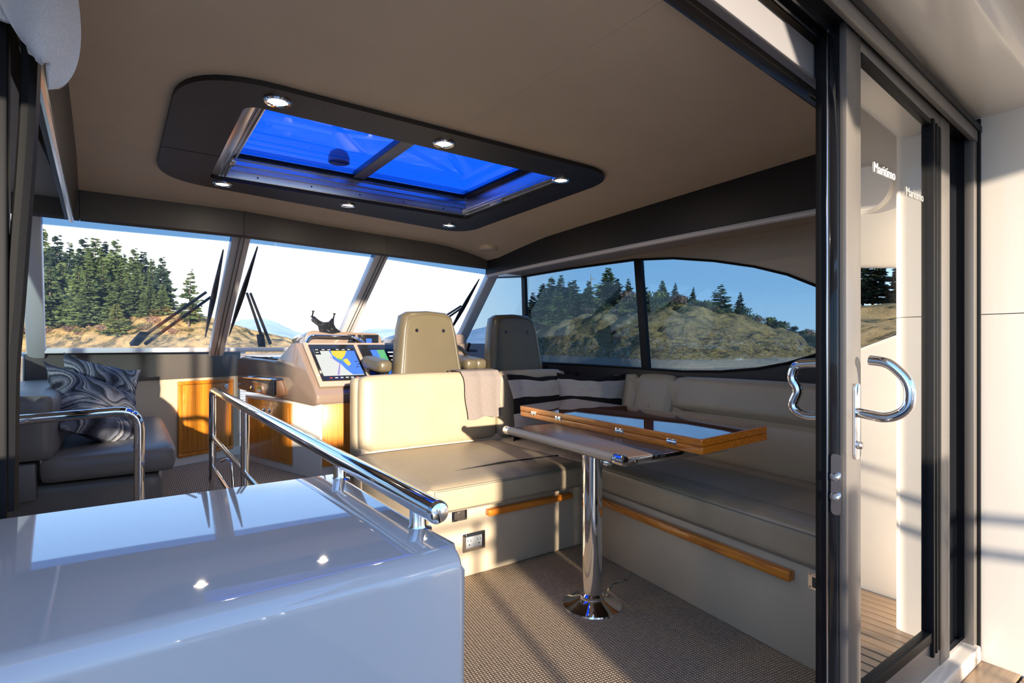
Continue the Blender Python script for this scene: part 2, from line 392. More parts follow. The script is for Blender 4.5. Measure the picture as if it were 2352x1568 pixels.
# loose carpet edge that runs from the table foot to the settee
bm = B(); tube(bm, [(1.80, 1.80, .002), (1.90, 1.86, .004), (2.0, 1.86, .005), (2.07, 1.89, .004)], .006, n=8); new('carpet_edge', bm, 'carpet', fl)

# starboard side wall: arched window cut between dark lower panel and beige upper panel
XW = 2.90
top = [(4.35, 1.80), (3.914, 1.766), (3.3, 1.765), (2.62, 1.748), (2.28, 1.715), (1.98, 1.66), (1.72, 1.595), (1.53, 1.53), (1.389, 1.46), (1.2, 1.36), (1.02, 1.24)]
bot = [(4.95, 1.02), (3.90, 1.006), (3.1, 1.0), (2.543, .992), (2.2, .985), (1.93, .995), (1.70, 1.02), (1.53, 1.055), (1.389, 1.10), (1.2, 1.17), (1.02, 1.24)]
def strip(bm, a, b, x0, x1):
    for (p, q), (r_, s_) in zip(zip(a, a[1:]), zip(b, b[1:])):
        hexa(bm, [(x0, *p), (x1, *p), (x1, *q), (x0, *q), (x0, *r_), (x1, *r_), (x1, *s_), (x0, *s_)])
bm = B(); strip(bm, top + [(.70, 1.24)], [(y, 1.95) for y, z in top] + [(.70, 1.95)], XW, XW + .05); wr_ = struct('wall_right', bm, 'side_lining', smooth=0)
bm = B(); strip(bm, bot + [(.70, 1.24)], [(y, -.06) for y, z in bot] + [(.70, -.06)], XW, XW + .05); new('lower_panel', bm, 'dark_vinyl', wr_, smooth=0)
bm = B(); tube(bm, [(XW - .004, *p) for p in top] + [(XW - .004, *p) for p in reversed(bot)], .008, n=6); new('window_bead', bm, 'black_rubber', wr_)
win = sgroup('window_4', (XW, 3, 1))
for q in (((1.0, .9), (2.58, .9), (2.58, 1.92), (1.0, 1.92)), ((2.58, .9), (3.93, .9), (3.93, 1.92), (2.58, 1.92)), ((3.93, .9), (5.42, .93), (5.27, 1.084), (4.44, 1.90), (3.93, 1.92))):
    bm = B(); slab(bm, [(XW + .06, y, z) for y, z in q], (.006, 0, 0)); new('pane', bm, 'side_glass', win, smooth=0)
for y, w_, dy in ((2.58, .062, -.04), (3.93, .05, .0)):
    bm = B(); beam(bm, (XW + .045, y + .04, 1.80), (XW + .045, y + dy, .94), .03, w_, up=(0, 1, 0)); new('mullion', bm, 'black_rubber', win)
# dark valance with bright trim line along the starboard side
def band(bm, t0, t1, b0, b1, n_=10, th=.03):
    for i in range(n_):
        s0, s1 = i / n_, (i + 1) / n_
        L = lambda a, b, s: V(a).lerp(V(b), s)
        a, b, c, d = L(t0, t1, s0), L(t0, t1, s1), L(b0, b1, s1), L(b0, b1, s0); w_ = V((th, 0, 0))
        hexa(bm, [d, d + w_, c + w_, c, a, a + w_, b + w_, b])
bm = B()
for i in range(12):
    y0, y1 = .86 + i * (3.92 - .86) / 12, .86 + (i + 1) * (3.92 - .86) / 12
    zb = lambda y: 1.757 + .012 * (1 - ((y - 2.4) / 1.6) ** 2)
    hexa(bm, [(2.5, y0, zb(y0)), (2.53, y0, zb(y0)), (2.53, y1, zb(y1)), (2.5, y1, zb(y1)), (2.5, y0, zc(2.5, y0) + .02), (2.53, y0, zc(2.5, y0) + .02), (2.53, y1, zc(2.5, y1) + .02), (2.5, y1, zc(2.5, y1) + .02)])
va = struct('trim_3', bm, 'dark_vinyl')
bm = B(); tube(bm, [(2.522, .86 + i * 3.06 / 12, 1.757 + .012 * (1 - ((.86 + i * 3.06 / 12 - 2.4) / 1.6) ** 2) - .013) for i in range(13)], .016, n=8); new('edge_trim', bm, 'window_frame_paint', va)
bm = B(); box(bm, (2.525, .86, 1.78), (2.92, 3.95, 1.90)); new('soffit', bm, 'side_lining', va)
# port valance
bm = B(); band(bm, (-.122, 1.59, 2.06), (-.20, 3.6, 1.99), (-.162, 1.59, 1.80), (-.227, 3.58, 1.795), 8, -.03); vp = struct('trim_4', bm, 'charcoal_vinyl')
bm = B(); tube(bm, [(-.167, 1.60, 1.795), (-.232, 3.58, 1.79)], .011, n=8); new('edge_trim', bm, 'dull_steel', vp)
# front header in three vinyl pieces
hd = sgroup('trim_5', (1, 3.7, 1.9))
FR = [(-.72, 3.58), (-.20, 3.60), (.574, 3.60), (1.54, 3.75), (2.52, 3.90)]
for (a, b), mm in zip(((0, 2), (2, 3), (3, 4)), ('charcoal_vinyl', 'charcoal_vinyl', 'charcoal_vinyl')):
    bm = B()
    for i in range(a, b):
        (x0, y0), (x1, y1) = FR[i], FR[i + 1]; gpa = .0012
        z0, z1 = zc(x0, y0) + .03, zc(x1, y1) + .03
        hexa(bm, [(x0 + gpa, y0, 1.812), (x1 - gpa, y1, 1.812), (x1 - gpa, y1 + .03, 1.80), (x0 + gpa, y0 + .03, 1.80), (x0 + gpa, y0, z0), (x1 - gpa, y1, z1), (x1 - gpa, y1 + .03, z1), (x0 + gpa, y0 + .03, z0)])
    new('header_panel', bm, mm, hd, smooth=0)

bm = B()
for (x0, y0), (x1, y1) in zip(FR, FR[1:]): hexa(bm, [(x0, y0 + .031, 1.81), (x1, y1 + .031, 1.81), (x1, y1 + .05, 1.83), (x0, y0 + .05, 1.83), (x0, y0 + .031, 2.0), (x1, y1 + .031, 2.0), (x1, y1 + .05, 2.0), (x0, y0 + .05, 2.0)])
new('header_backing', bm, 'dark_vinyl', hd, smooth=0)
# windscreen
Pb = [V((-.445, 4.64, 1.12)), V((.60, 5.10, 1.12)), V((1.595, 5.10, 1.12)), V((2.66, 4.77, 1.12))]
Pt = [V((-.385, 3.72, 1.825)), V((.585, 3.70, 1.835)), V((1.56, 3.84, 1.84)), V((2.70, 4.06, 1.81))]
def ws(i, s, t, off=0.0):
    a, b, c, d = Pb[i], Pb[i + 1], Pt[i + 1], Pt[i]
    p = a.lerp(b, s).lerp(d.lerp(c, s), t); nrm = (b - a).cross(d - a).normalized()
    if nrm.y < 0: nrm = -nrm
    return p + nrm * off
for i in range(3):
    w_ = sgroup('window_%d' % (i + 1), tuple(Pb[i]))
    bm = B()
    q = [ws(i, 0, 0, .02), ws(i, 1, 0, .02), ws(i, 1, .93, .02), ws(i, 0, .93, .02)]; nn = ws(i, .5, .5, .006) - ws(i, .5, .5, 0)
    slab(bm, q, nn); new('pane', bm, 'screen_glass', w_)
    bm = B(); q = [ws(i, 0, .93, .02), ws(i, 1, .93, .02), ws(i, 1, 1.05, .02), ws(i, 0, 1.05, .02)]; slab(bm, q, nn); new('shade_band', bm, 'shade_band', w_)
    bm = B(); beam(bm, ws(i, 0, 0) + V((0, -.03, -.005)), ws(i, 1, 0) + V((0, -.03, -.005)), .09, .035, .005); new('sill_frame', bm, 'window_frame_paint', w_)
    if i > 0:
        bm = B(); beam(bm, Pb[i] + V((0, -.02, -.03)), Pt[i] + V((0, .0, .05)), .105, .07, .01, up=(0, 1, 0.6)); mu_ = new('mullion', bm, 'window_frame_paint', w_)
        for dx in (-.012, .012):
            bm = B(); off = V((dx, -.032, -.022)); beam(bm, Pb[i] + V((0, -.02, -.03)) + off, Pt[i] + off + V((0, 0, .03)), .006, .006, up=(0, 1, .6)); new('groove', bm, 'grey_frame', mu_)
bm = B(); beam(bm, Pb[3] + V((.02, -.0, -.03)), Pt[3] + V((0, .02, .03)), .10, .07, .012, up=(0, 1, .6)); struct('trim_6', bm, 'window_frame_paint')
bm = B(); beam(bm, Pb[0] + V((-.03, 0, -.03)), Pt[0] + V((-.02, 0, .03)), .09, .07, .012, up=(0, 1, .6)); struct('trim_7', bm, 'window_frame_paint')
# port side wall and window
bm = B(); box(bm, (-.82, .86, -.06), (-.76, 4.7, 1.08)); box(bm, (-.82, .86, 1.78), (-.76, 4.2, 1.95)); struct('wall_left', bm, 'side_lining')
w_ = sgroup('window_5', (-.78, 3, 1.1))
bm = B(); box(bm, (-.79, .9, 1.05), (-.784, 4.6, 1.82)); new('pane', bm, 'side_glass', w_)
for y in (1.4, 2.6, 2.68, 3.75):
    bm = B(); box(bm, (-.77, y, 1.05), (-.73, y + .05, 1.82), .006); new('window_frame', bm, 'window_frame_paint', w_)
bm = B(); box(bm, (-.78, .9, 1.07), (-.70, 4.6, 1.10), .006); new('window_sill', bm, 'window_frame_paint', w_)
# front bulkhead under the windscreen (follows its sweep), dark dash panel above, beige below
d_ = V((.788 - .319, 5.262 - 5.027, 0)).normalized(); nb = V((-d_.y, d_.x, 0))
def fb(s, z, off=0.0): return V((.319, 5.027, 0)) + d_ * s + nb * off + V((0, 0, z))
bm = B(); slab(bm, [fb(-.95, -.06), fb(.55, -.06), fb(.55, .885), fb(-.95, .885)], nb * .04); wf = struct('wall_front', bm, 'cream_vinyl')
bm = B(); slab(bm, [fb(-.95, .885, -.012), fb(.55, .885, -.012), fb(.55, 1.10, -.012), fb(-.95, 1.10, -.012)], nb * .04, .008); new('dash_panel', bm, 'charcoal_vinyl', wf)
bm = B(); slab(bm, [fb(-.95, 1.08, -.01), fb(.6, 1.08, -.01), fb(.6, 1.105, -.01), fb(-.95, 1.105, -.01)], nb * .10, .006); new('window_sill', bm, 'cabinet_gelcoat', wf)
bm = B(); slab(bm, [fb(-.1, .2, -.012), fb(.55, .2, -.012), fb(.55, .27, -.012), fb(-.1, .27, -.012)], nb * .012); struct('baseboard_front', bm, 'cabinet_gelcoat')
dd = sgroup('door_2', tuple(fb(.25, .26)))
def wood_door(parent, P, s0, s1, z0, z1, locks):
    fw = .028
    for a, b, c, d in ((s0, s1, z0, z0 + fw), (s0, s1, z1 - fw, z1)):
        bm = B(); slab(bm, [P(a, c, -.026), P(b, c, -.026), P(b, d, -.026), P(a, d, -.026)], P(0, 0, -.0) - P(0, 0, -.026), .003); new('door_frame', bm, 'teak_x', parent)
    for a, b in ((s0, s0 + fw), (s1 - fw, s1)):
        bm = B(); slab(bm, [P(a, z0 + fw, -.026), P(b, z0 + fw, -.026), P(b, z1 - fw, -.026), P(a, z1 - fw, -.026)], P(0, 0, -.0) - P(0, 0, -.026), .003); new('door_frame', bm, 'teak_z', parent)
    bm = B(); gp = .003; slab(bm, [P(s0 + fw + gp, z0 + fw + gp, -.022), P(s1 - fw - gp, z0 + fw + gp, -.022), P(s1 - fw - gp, z1 - fw - gp, -.022), P(s0 + fw + gp, z1 - fw - gp, -.022)], P(0, 0, 0) - P(0, 0, -.02), .002)
    pn = new('door_panel', bm, 'teak_z', parent)
    for s, z in locks:
        bm = B(); c = P(s, z, -.022); ax = P(0, 0, -1) - P(0, 0, 0); lathe(bm, [(0.019, 0), (0.019, .004), (.015, .007), (.011, .004), (.010, .009), (0, .011)], c, ax, 18); new('push_latch', bm, 'chrome', pn)
wood_door(dd, fb, .005, .47, .262, .865, [(.405, .80)])

# =================================================================== AFT DOOR AND COCKPIT
def zl(x): return 1.908 + .0996 * (1.775 - x)
X0, X1 = -.10, 2.60
def lint(bm, y0, y1, dz0, dz1, bev=0, xa=X0, xb=X1):
    hexa(bm, [(xa, y0, zl(xa) + dz0), (xb, y0, zl(xb) + dz0), (xb, y1, zl(xb) + dz0), (xa, y1, zl(xa) + dz0), (xa, y0, zl(xa) + dz1), (xb, y0, zl(xb) + dz1), (xb, y1, zl(xb) + dz1), (xa, y1, zl(xa) + dz1)], bev)
hdr = sgroup('trim_8', (1.3, .76, 1.95))
bm = B(); lint(bm, .80, .87, .0, .09, .02); new('inner_trim', bm, 'smoke_plastic', hdr)
bm = B(); lint(bm, .768, .797, -.012, .08, .003); new('guide_rail', bm, 'rail_grey', hdr)
bm = B(); lint(bm, .672, .77, .105, .16); new('track_channel', bm, 'black_rubber', hdr)
for y in (.712, .742):
    bm = B(); lint(bm, y, y + .006, .08, .11); new('track_rib', bm, 'black_gloss', hdr)
bm = B(); lint(bm, .655, .673, .085, .14, .003); new('head_frame', bm, 'grey_frame', hdr)
bm = B(); lint(bm, .648, .657, .125, .15, .002, X0, 2.63); new('head_seal', bm, 'black_rubber', hdr)
bm = B(); tube(bm, [(1.70, .83, zl(1.7) - .002), (1.76, .83, zl(1.76) - .002)], .006, n=8); new('catch', bm, 'chrome', hdr)
jb = sgroup('trim_9', (2.6, .68, 0))
bm = B(); box(bm, (2.578, .66, 0), (2.612, .69, 1.99), .002); new('jamb_frame', bm, 'grey_frame', jb)
bm = B(); box(bm, (2.608, .650, 0), (2.622, .675, 2.0), .002); new('jamb_seal', bm, 'black_rubber', jb)
bm = B(); box(bm, (2.38, .715, 0.02), (2.59, .74, 2.0)); new('dark_pocket_panel', bm, 'black_gloss', jb)
bm = B(); box(bm, (2.585, .69, 0), (2.60, .80, 2.0)); new('pocket_side', bm, 'black_rubber', jb)
# sliding leaf
dr = sgroup('door_1', (2.0, .72, .03))
zt = lambda x: 2.04 - .124 * (x - 1.594)
def leaf(bm, xa, xb, y0, y1, za=None, zb=None, bev=.003):
    ta, tb = (zb(xa), zb(xb)) if callable(zb) else ((zt(xa), zt(xb)) if zb is None else (zb, zb)); ba, bb = (za(xa), za(xb)) if callable(za) else ((.04, .04) if za is None else (za, za))
    hexa(bm, [(xa, y0, ba), (xb, y0, bb), (xb, y1, bb), (xa, y1, ba), (xa, y0, ta), (xb, y0, tb), (xb, y1, tb), (xa, y1, ta)], bev)
bm = B(); leaf(bm, 1.594, 1.682, .68, .70); st = new('lock_stile', bm, 'grey_frame', dr)
bm = B(); leaf(bm, 1.592, 1.69, .70, .7255); new('stile_core', bm, 'black_gloss', dr)
bm = B(); leaf(bm, 1.588, 1.60, .7255, .7315); new('edge_strip', bm, 'dull_steel', dr)
bm = B(); leaf(bm, 1.592, 1.66, .7315, .762); new('inner_stile', bm, 'black_rubber', dr)
bm = B(); leaf(bm, 2.30, 2.391, .68, .715); new('rear_stile', bm, 'grey_frame', dr)
for a, b, y, mm in ((2.208, 2.225, .672, 'black_rubber'), (2.225, 2.250, .680, 'aluminium'), (2.250, 2.268, .676, 'black_rubber'), (2.268, 2.282, .683, 'dull_steel'), (2.282, 2.302, .678, 'black_rubber')):
    bm = B(); leaf(bm, a, b, y, .715, .10, lambda x: zt(x) - .05); new('glazing_seal', bm, mm, dr)
bm = B(); leaf(bm, 1.682, 2.30, .682, .71, lambda x: zt(x) - .055, None); new('top_rail', bm, 'grey_frame', dr)
bm = B(); leaf(bm, 1.682, 2.21, .678, .70, lambda x: zt(x) - .072, lambda x: zt(x) - .055); new('glazing_seal', bm, 'black_rubber', dr)
bm = B(); leaf(bm, 1.682, 2.30, .682, .71, .04, .15); new('bottom_rail', bm, 'grey_frame', dr)
bm = B(); leaf(bm, 1.682, 2.21, .676, .70, .15, .185); new('glazing_seal', bm, 'black_rubber', dr)
bm = B(); leaf(bm, 1.68, 2.21, .690, .696, .17, lambda x: zt(x) - .06, 0); gp_ = new('glass_pane', bm, 'door_glass', dr, smooth=0)
mt = lambda x, z: Matrix.Translation((x, .6885, z)) @ Matrix.Rotation(R(90), 4, 'X')
for x, z, s_, mm in ((1.862, 1.672, .042, 'white_plastic'), (2.095, 1.640, .040, 'decal_reflection')):  # second, fainter lettering stands in for the reflection of the first
    bm = text_bm('Maritimo', s_, mt(x, z)); new('decal', bm, mm, gp_, smooth=0, label='white lettering and its painted faint reflection on the door glass')
bm = B(); slab(bm, rpoly([(1.628, .679, .835), (1.664, .679, .835), (1.664, .679, 1.045), (1.628, .679, 1.045)], .017), (0, -.006, 0), .0015); pl_ = new('lock_plate', bm, 'chrome', st)
bm = B(); lathe(bm, [(.011, 0), (.011, .008), (.007, .012), (0, .012)], (1.646, .673, .875), (0, -1, 0), 14); new('lock_cylinder', bm, 'dull_steel', pl_)
bm = B(); tube(bm, [(1.647, .675, .965), (1.647, .600, .955), (1.652, .555, .985), (1.652, .552, 1.055), (1.647, .60, 1.105), (1.647, .645, 1.11)], .0135, .035, 16); new('door_handle', bm, 'chrome', dr, label='chrome bow handle on the cockpit face')
bm = B(); tube(bm, [(1.627, .762, 1.10), (1.627, .835, 1.095), (1.627, .850, 1.05), (1.627, .825, 1.02), (1.627, .850, .965), (1.627, .81, .94), (1.627, .762, .945)], .0135, .03, 16); new('door_handle', bm, 'chrome', dr, label='chrome cranked handle on the cabin face')
bm = B(); slab(bm, rpoly([(1.592, .692, .685), (1.592, .718, .685), (1.592, .718, .852), (1.592, .692, .852)], .012), (-.004, 0, 0)); kp = new('latch_plate', bm, 'dull_steel', dr)
for z in (.79, .735):
    bm = B(); lathe(bm, [(.012, 0), (.012, .012), (.008, .018), (0, .02)], (1.589, .705, z), (-1, 0, 0), 14); new('latch_hook', bm, 'chrome', kp)
# dark galley column and pane on the port side, beyond the counter
jp = sgroup('trim_10', (-.3, 1.55, 0))
bm = B(); box(bm, (-.30, 1.525, 0.0), (-.225, 1.532, 2.05)); new('galley_pane', bm, 'jamb_glass', jp, smooth=0)
bm = B(); box(bm, (-.31, 1.535, 0.0), (-.203, 1.58, 2.05), .006); new('galley_column', bm, 'black_rubber', jp)
bm = B(); tube(bm, [(-.166, 1.56, 1.98), (-.168, 1.56, 1.75), (-.176, 1.56, 1.55), (-.186, 1.56, 1.385), (-.195, 1.56, 1.22), (-.203, 1.56, 1.11), (-.206, 1.56, .8)], .017, .1, 8); new('column_seal', bm, 'black_rubber', jp)
# sill
bm = B(); box(bm, (-.1, .645, -.03), (2.6, .80, .03), .006); sl = struct('trim_11', bm, 'cream_gelcoat')
bm = B(); box(bm, (-.1, .69, .03), (2.59, .70, .045)); box(bm, (-.1, .74, .03), (2.59, .75, .045)); new('floor_track', bm, 'aluminium', sl)
# aft bulkhead reveal: jamb in two mouldings, sloped head
wb = sgroup('wall_back', (2.8, .55, 0))
jp_ = rpoly([(2.622, .70, 0), (2.622, .44, 0), (3.15, .44, 0), (3.15, .70, 0)], [.002, .05, .002, .002], 8)
for nm, z0, z1 in (('lower_moulding', -.05, 1.2645), ('upper_moulding', 1.2675, 2.08)):
    bm = B(); slab(bm, [p + V((0, 0, z0)) for p in jp_], (0, 0, z1 - z0)); new(nm, bm, 'cream_gelcoat', wb)
bm = B(); zs = lambda x: 2.005 + .112 * (2.618 - x)
hexa(bm, [(-.9, .44, zs(-.9)), (3.15, .44, zs(3.15)), (3.15, .70, zs(3.15)), (-.9, .70, zs(-.9)), (-.9, .44, 2.6), (3.15, .44, 2.6), (3.15, .70, 2.6), (-.9, .70, 2.6)], .05, 5); new('head_moulding', bm, 'cream_gelcoat', wb)
bm = B(); box(bm, (-.9, .70, -.05), (-.22, .80, 1.02)); box(bm, (-.9, .70, 1.78), (-.22, .80, 2.3)); new('port_moulding', bm, 'cream_gelcoat', wb)
for x in (-.62, -.26):
    bm = B(); box(bm, (x, .74, 1.02), (x + .035, .79, 1.78), .004); new('servery_post', bm, 'black_rubber', wb)
# starboard cockpit side seen in the door glass
wc = sgroup('wall_side', (2.98, -.8, 0))
bm = B(); slab(bm, [(2.93, -3.2, 1.95), (2.93, .46, 1.50), (2.93, .46, 2.4), (2.93, -3.2, 2.4)], (.08, 0, 0), .02, 3); new('hardtop_wing', bm, 'cream_gelcoat', wc)
bm = B(); slab(bm, [(2.93, -3.2, -.05), (2.93, .46, -.05), (2.93, .46, 1.25), (2.93, .1, 1.10), (2.93, -3.2, .62)], (.08, 0, 0), .02, 3); new('coaming', bm, 'cream_gelcoat', wc)
bm = B(); hexa(bm, [(1.1, -1.5, 2.05), (3.12, -1.5, 2.05), (3.12, .46, 2.36), (1.1, .46, 2.36), (1.1, -1.5, 2.12), (3.12, -1.5, 2.12), (3.12, .46, 2.42), (1.1, .46, 2.42)], .02); struct('ceiling_1', bm, 'cream_gelcoat')
# teak deck of separate planks with black caulking between
bm = B(); box(bm, (-1.0, -3.2, -.09), (2.93, .645, -.042)); dk = struct('floor_1', bm, 'black_rubber')
pm = None
for i in range(34):
    x = 1.02 + i * .056
    if pm is None:
        bm = B(); box(bm, (0, -3.1, -.042), (.046, .53, -.034)); o = new('plank', bm, 'deck_teak', dk); pm = o.data; o.location = (x, 0, 0)
    else:
        o = bpy.data.objects.new('plank', pm); COL.objects.link(o); o.parent = dk; o.location = (x, 0, 0); WM[o.name] = wm(dk)
bm = B(); box(bm, (-.9, .538, -.042), (2.618, .650, -.030), .003); new('margin_board', bm, 'deck_teak_x', dk)
# unseen blockers shaped like cockpit fittings, added to cast shadows into the saloon
ck = thing('cabinet_blocker', 'unseen white cabinet-shaped block added to shade the counter', 'cabinet', (-.8, -2.3, -.04))
bm = B(); box(bm, (-1.5, -2.55, -.04), (-.22, -2.25, 1.27), .03, 3); new('body', bm, 'cream_gelcoat', ck)
bm = B(); box(bm, (-1.52, -2.57, 1.27), (-.19, -2.23, 1.33), .02, 3); new('blocker_top', bm, 'gelcoat', ck)
bm = B(); box(bm, (-1.1, -2.5, 1.33), (-.66, -2.27, 2.3), .03, 3); new('tall_blocker', bm, 'cream_gelcoat', ck)  # extra height added to shade the towel
ab = thing('bench_blocker', 'unseen cream slatted block added to shade the dinette base', 'bench', (1.2, -1.9, -.04))  # added out of view; its gaps let light strips onto the settee base
for a, b in ((.64, .93), (.962, 1.03), (1.075, 1.75)):
    bm = B(); box(bm, (.50, -1.95, .60), (.66, -1.88, 1.12)) if a == .64 else None; box(bm, (a, -1.95, -.04), (b, -1.88, 1.12), .01); new('blocker_slat', bm, 'cream_gelcoat', ab)
bm = B(); box(bm, (.64, -1.98, -.04), (1.75, -1.951, .52), .005); new('blocker_front', bm, 'cream_gelcoat', ab)
bm = B(); box(bm, (.64, -2.15, .30), (1.75, -1.98, .36), .01); new('blocker_seat', bm, 'cream_gelcoat', ab)
for x in (.7, 1.7):
    bm = B(); box(bm, (x - .03, -2.12, -.04), (x + .03, -2.06, .30), .005); new('leg', bm, 'cream_gelcoat', ab)
sr = thing('shadow_rail', 'unseen rail of two horizontal tubes added to cast shadow bars', 'rail', (1.2, -2.2, -.04))  # added out of view to cast the bars on wall and floor
for z in (.77, .90):
    bm = B(); tube(bm, [(-.25, -2.2, z), (2.9, -2.2, z)], .019); new('rail_tube', bm, 'chrome', sr)
for x in (.33, .57, 1.85, 2.6):
    bm = B(); tube(bm, [(x, -2.2, -.04), (x, -2.2, .90)], .019); new('post', bm, 'chrome', sr)

# =================================================================== OVERHEAD
sr_ = sgroup('window_6', (1.08, 2.6, 2.0))     # sliding roof window with black surround
outer = rpoly([(.13, 1.885, 0), (2.0, 1.885, 0), (2.02, 3.42, 0), (.11, 3.19, 0)], [.28, .24, .24, .24], 10)
inner = rpoly([(.335, 2.07, 0), (1.825, 2.08, 0), (1.825, 3.10, 0), (.335, 3.07, 0)], [.06, .05, .03, .03], 6)
bm = B()
def loopv(pts, off): return [bm.verts.new((p.x, p.y, zc(p.x, p.y) + off)) for p in pts]
lo, li = loopv(outer, -.018), loopv(inner, -.018)
ed = [bm.edges.new((a[i], a[(i + 1) % len(a)])) for a in (lo, li) for i in range(len(a))]
bmesh.ops.triangle_fill(bm, use_beauty=True, edges=ed)
ex = bmesh.ops.extrude_face_region(bm, geom=list(bm.faces))
for v in ex['geom']:
    if isinstance(v, bmesh.types.BMVert): v.co.z += .03
new('surround', bm, 'dark_vinyl', sr_, smooth=25)
bm = B(); box(bm, (.12, 2.70, zc(.2, 2.7) - .0192), (.335, 2.704, 1.99)); new('surround_seam', bm, 'black_rubber', sr_)
def fr(n_, lo_, hi_, mm, **k_):
    bm = B(); box(bm, lo_, hi_, .003); return new(n_, bm, mm, sr_, **k_)
fr('frame_rail', (.335, 3.06, 1.995), (1.825, 3.11, 2.16), 'aluminium')
fr('frame_rail', (.335, 2.07, 1.995), (.375, 3.07, 2.16), 'aluminium'); fr('frame_rail', (1.80, 2.07, 1.995), (1.83, 3.07, 2.16), 'aluminium')
fr('frame_rail', (.335, 2.055, 1.995), (1.825, 2.075, 2.16), 'aluminium')
for x in (.386, .402): fr('frame_rib', (x - .004, 2.08, 1.992), (x, 3.06, 2.0), 'dull_steel')
for x in (1.775, 1.79): fr('frame_rib', (x - .004, 2.08, 2.0), (x, 3.06, 2.02), 'dull_steel')
fr('frame_lip', (.375, 2.08, 2.0), (.41, 3.06, 2.008), 'aluminium'); fr('frame_lip', (1.77, 2.08, 2.015), (1.80, 3.06, 2.03), 'aluminium')
for z in (2.03, 2.06, 2.09): fr('frame_rib', (.41, 3.05, z), (1.80, 3.06, z + .004), 'dull_steel')
fr('glass_edge', (.41, 3.04, 2.105), (1.80, 3.055, 2.122), 'black_rubber'); fr('glass_edge', (1.765, 2.1, 2.105), (1.80, 3.04, 2.122), 'black_rubber')
for a, b in ((.38, 1.055), (1.115, 1.79)):
    fr('glass_panel', (a, 2.06, 2.122), (b, 3.045, 2.128), 'blue_glass', smooth=0)
bm = B(); box(bm, (1.05, 2.06, 2.105), (1.12, 3.05, 2.14), .004); new('crossbar', bm, 'grey_frame', sr_)
fr('slide_latch', (.382, 2.72, 1.975), (.405, 2.80, 1.994), 'dull_steel'); fr('slide_latch', (1.775, 2.62, 1.985), (1.80, 2.74, 2.01), 'dull_steel')
fr('handle', (1.0, 2.24, 2.10), (1.03, 2.30, 2.121), 'white_plastic')
bm = B(); lathe(bm, [(.055, 0), (.055, .03), (.045, .055), (.02, .07), (0, .072)], (.93, 2.92, 2.13), (0, 0, 1), 20); new('vent_dome', bm, 'grey_plastic', sr_)
# roof aerial plinth and beam seen through the tinted glass
for i in range(5):
    x = .55 + i * .27; fr('screw', (x, 3.057, 2.012), (x + .008, 3.061, 2.02), 'black_rubber')
lamp0 = None
LP = [(.42, 1.975, 'aft port one, beside the rear edge of the sunroof'), (1.065, 1.99, 'middle one of the three along the rear edge of the sunroof'), (1.78, 2.09, 'starboard one of the three along the rear edge of the sunroof'),
      (.40, 3.13, 'port one of the three along the front edge of the sunroof'), (1.06, 3.165, 'middle one of the three along the front edge of the sunroof'), (1.79, 3.27, 'starboard one of the three along the front edge of the sunroof')]
for x, y, lb in LP:
    z = zc(x, y) - .018
    if lamp0 is None:
        lamp0 = thing('downlight', 'small chrome round downlight, ' + lb, 'light', (x, y, z), 0, 'lit downlights around the sunroof')
        bm = B(); lathe(bm, [(.031, -.002), (.033, -.007), (.042, -.008), (.046, -.003), (.046, .004), (.03, .004)], (0, 0, 0), (0, 0, 1), 28); r0 = new('rim', bm, 'chrome', lamp0, local=True)
        bm = B(); lathe(bm, [(0, -.003), (.031, -.003), (.031, .002), (0, .002)], (0, 0, 0), (0, 0, 1), 24); l0 = new('lens', bm, 'lamp_lens', lamp0, local=True)
    else:
        t = lamp0.copy(); COL.objects.link(t); t.location = (x, y, z); t['label'] = 'small chrome round downlight, ' + lb
        for c in (r0, l0): d = c.copy(); COL.objects.link(d); d.parent = t
x, y = 1.075, 3.42
ld = bpy.data.lights.new('downlight_glow', 'AREA'); ld.shape = 'DISK'; ld.size = .03; ld.energy = 0.75; ld.color = (1.0, .84, .62)
for x, y, lb in LP:
    lo_ = bpy.data.objects.new('downlight_glow', ld); COL.objects.link(lo_); lo_.location = (x, y, zc(x, y) - .032)
cm = thing('ceiling_sensor', 'small dark chrome ring fitting on the ceiling seam ahead of the sunroof', 'fitting', (x, y, zc(x, y)))
bm = B(); lathe(bm, [(.030, .002), (.032, -.010), (.022, -.013), (.020, -.006), (0, -.006)], (x, y, zc(x, y)), (0, 0, 1), 22); new('rim', bm, 'dull_steel', cm)
bm = B(); lathe(bm, [(0, -.012), (.019, -.010), (.019, -.004), (0, -.004)], (x, y, zc(x, y)), (0, 0, 1), 20); new('lens', bm, 'smoke_plastic', cm)
x, y = 2.33, 3.62
sp_ = thing('ceiling_speaker', 'round beige speaker grille flush in the ceiling near the front starboard corner', 'speaker', (x, y, zc(x, y)))
bm = B(); lathe(bm, [(.075, .03), (.078, -.012), (.070, -.016), (.068, -.012)], (x, y, zc(x, y) - .004), (0, 0, 1), 30); new('rim', bm, 'headliner', sp_)
bm = B(); lathe(bm, [(0, -.012), (.068, -.011), (.068, .02), (0, .02)], (x, y, zc(x, y) - .004), (0, 0, 1), 30); new('grille', bm, 'cream_vinyl', sp_)

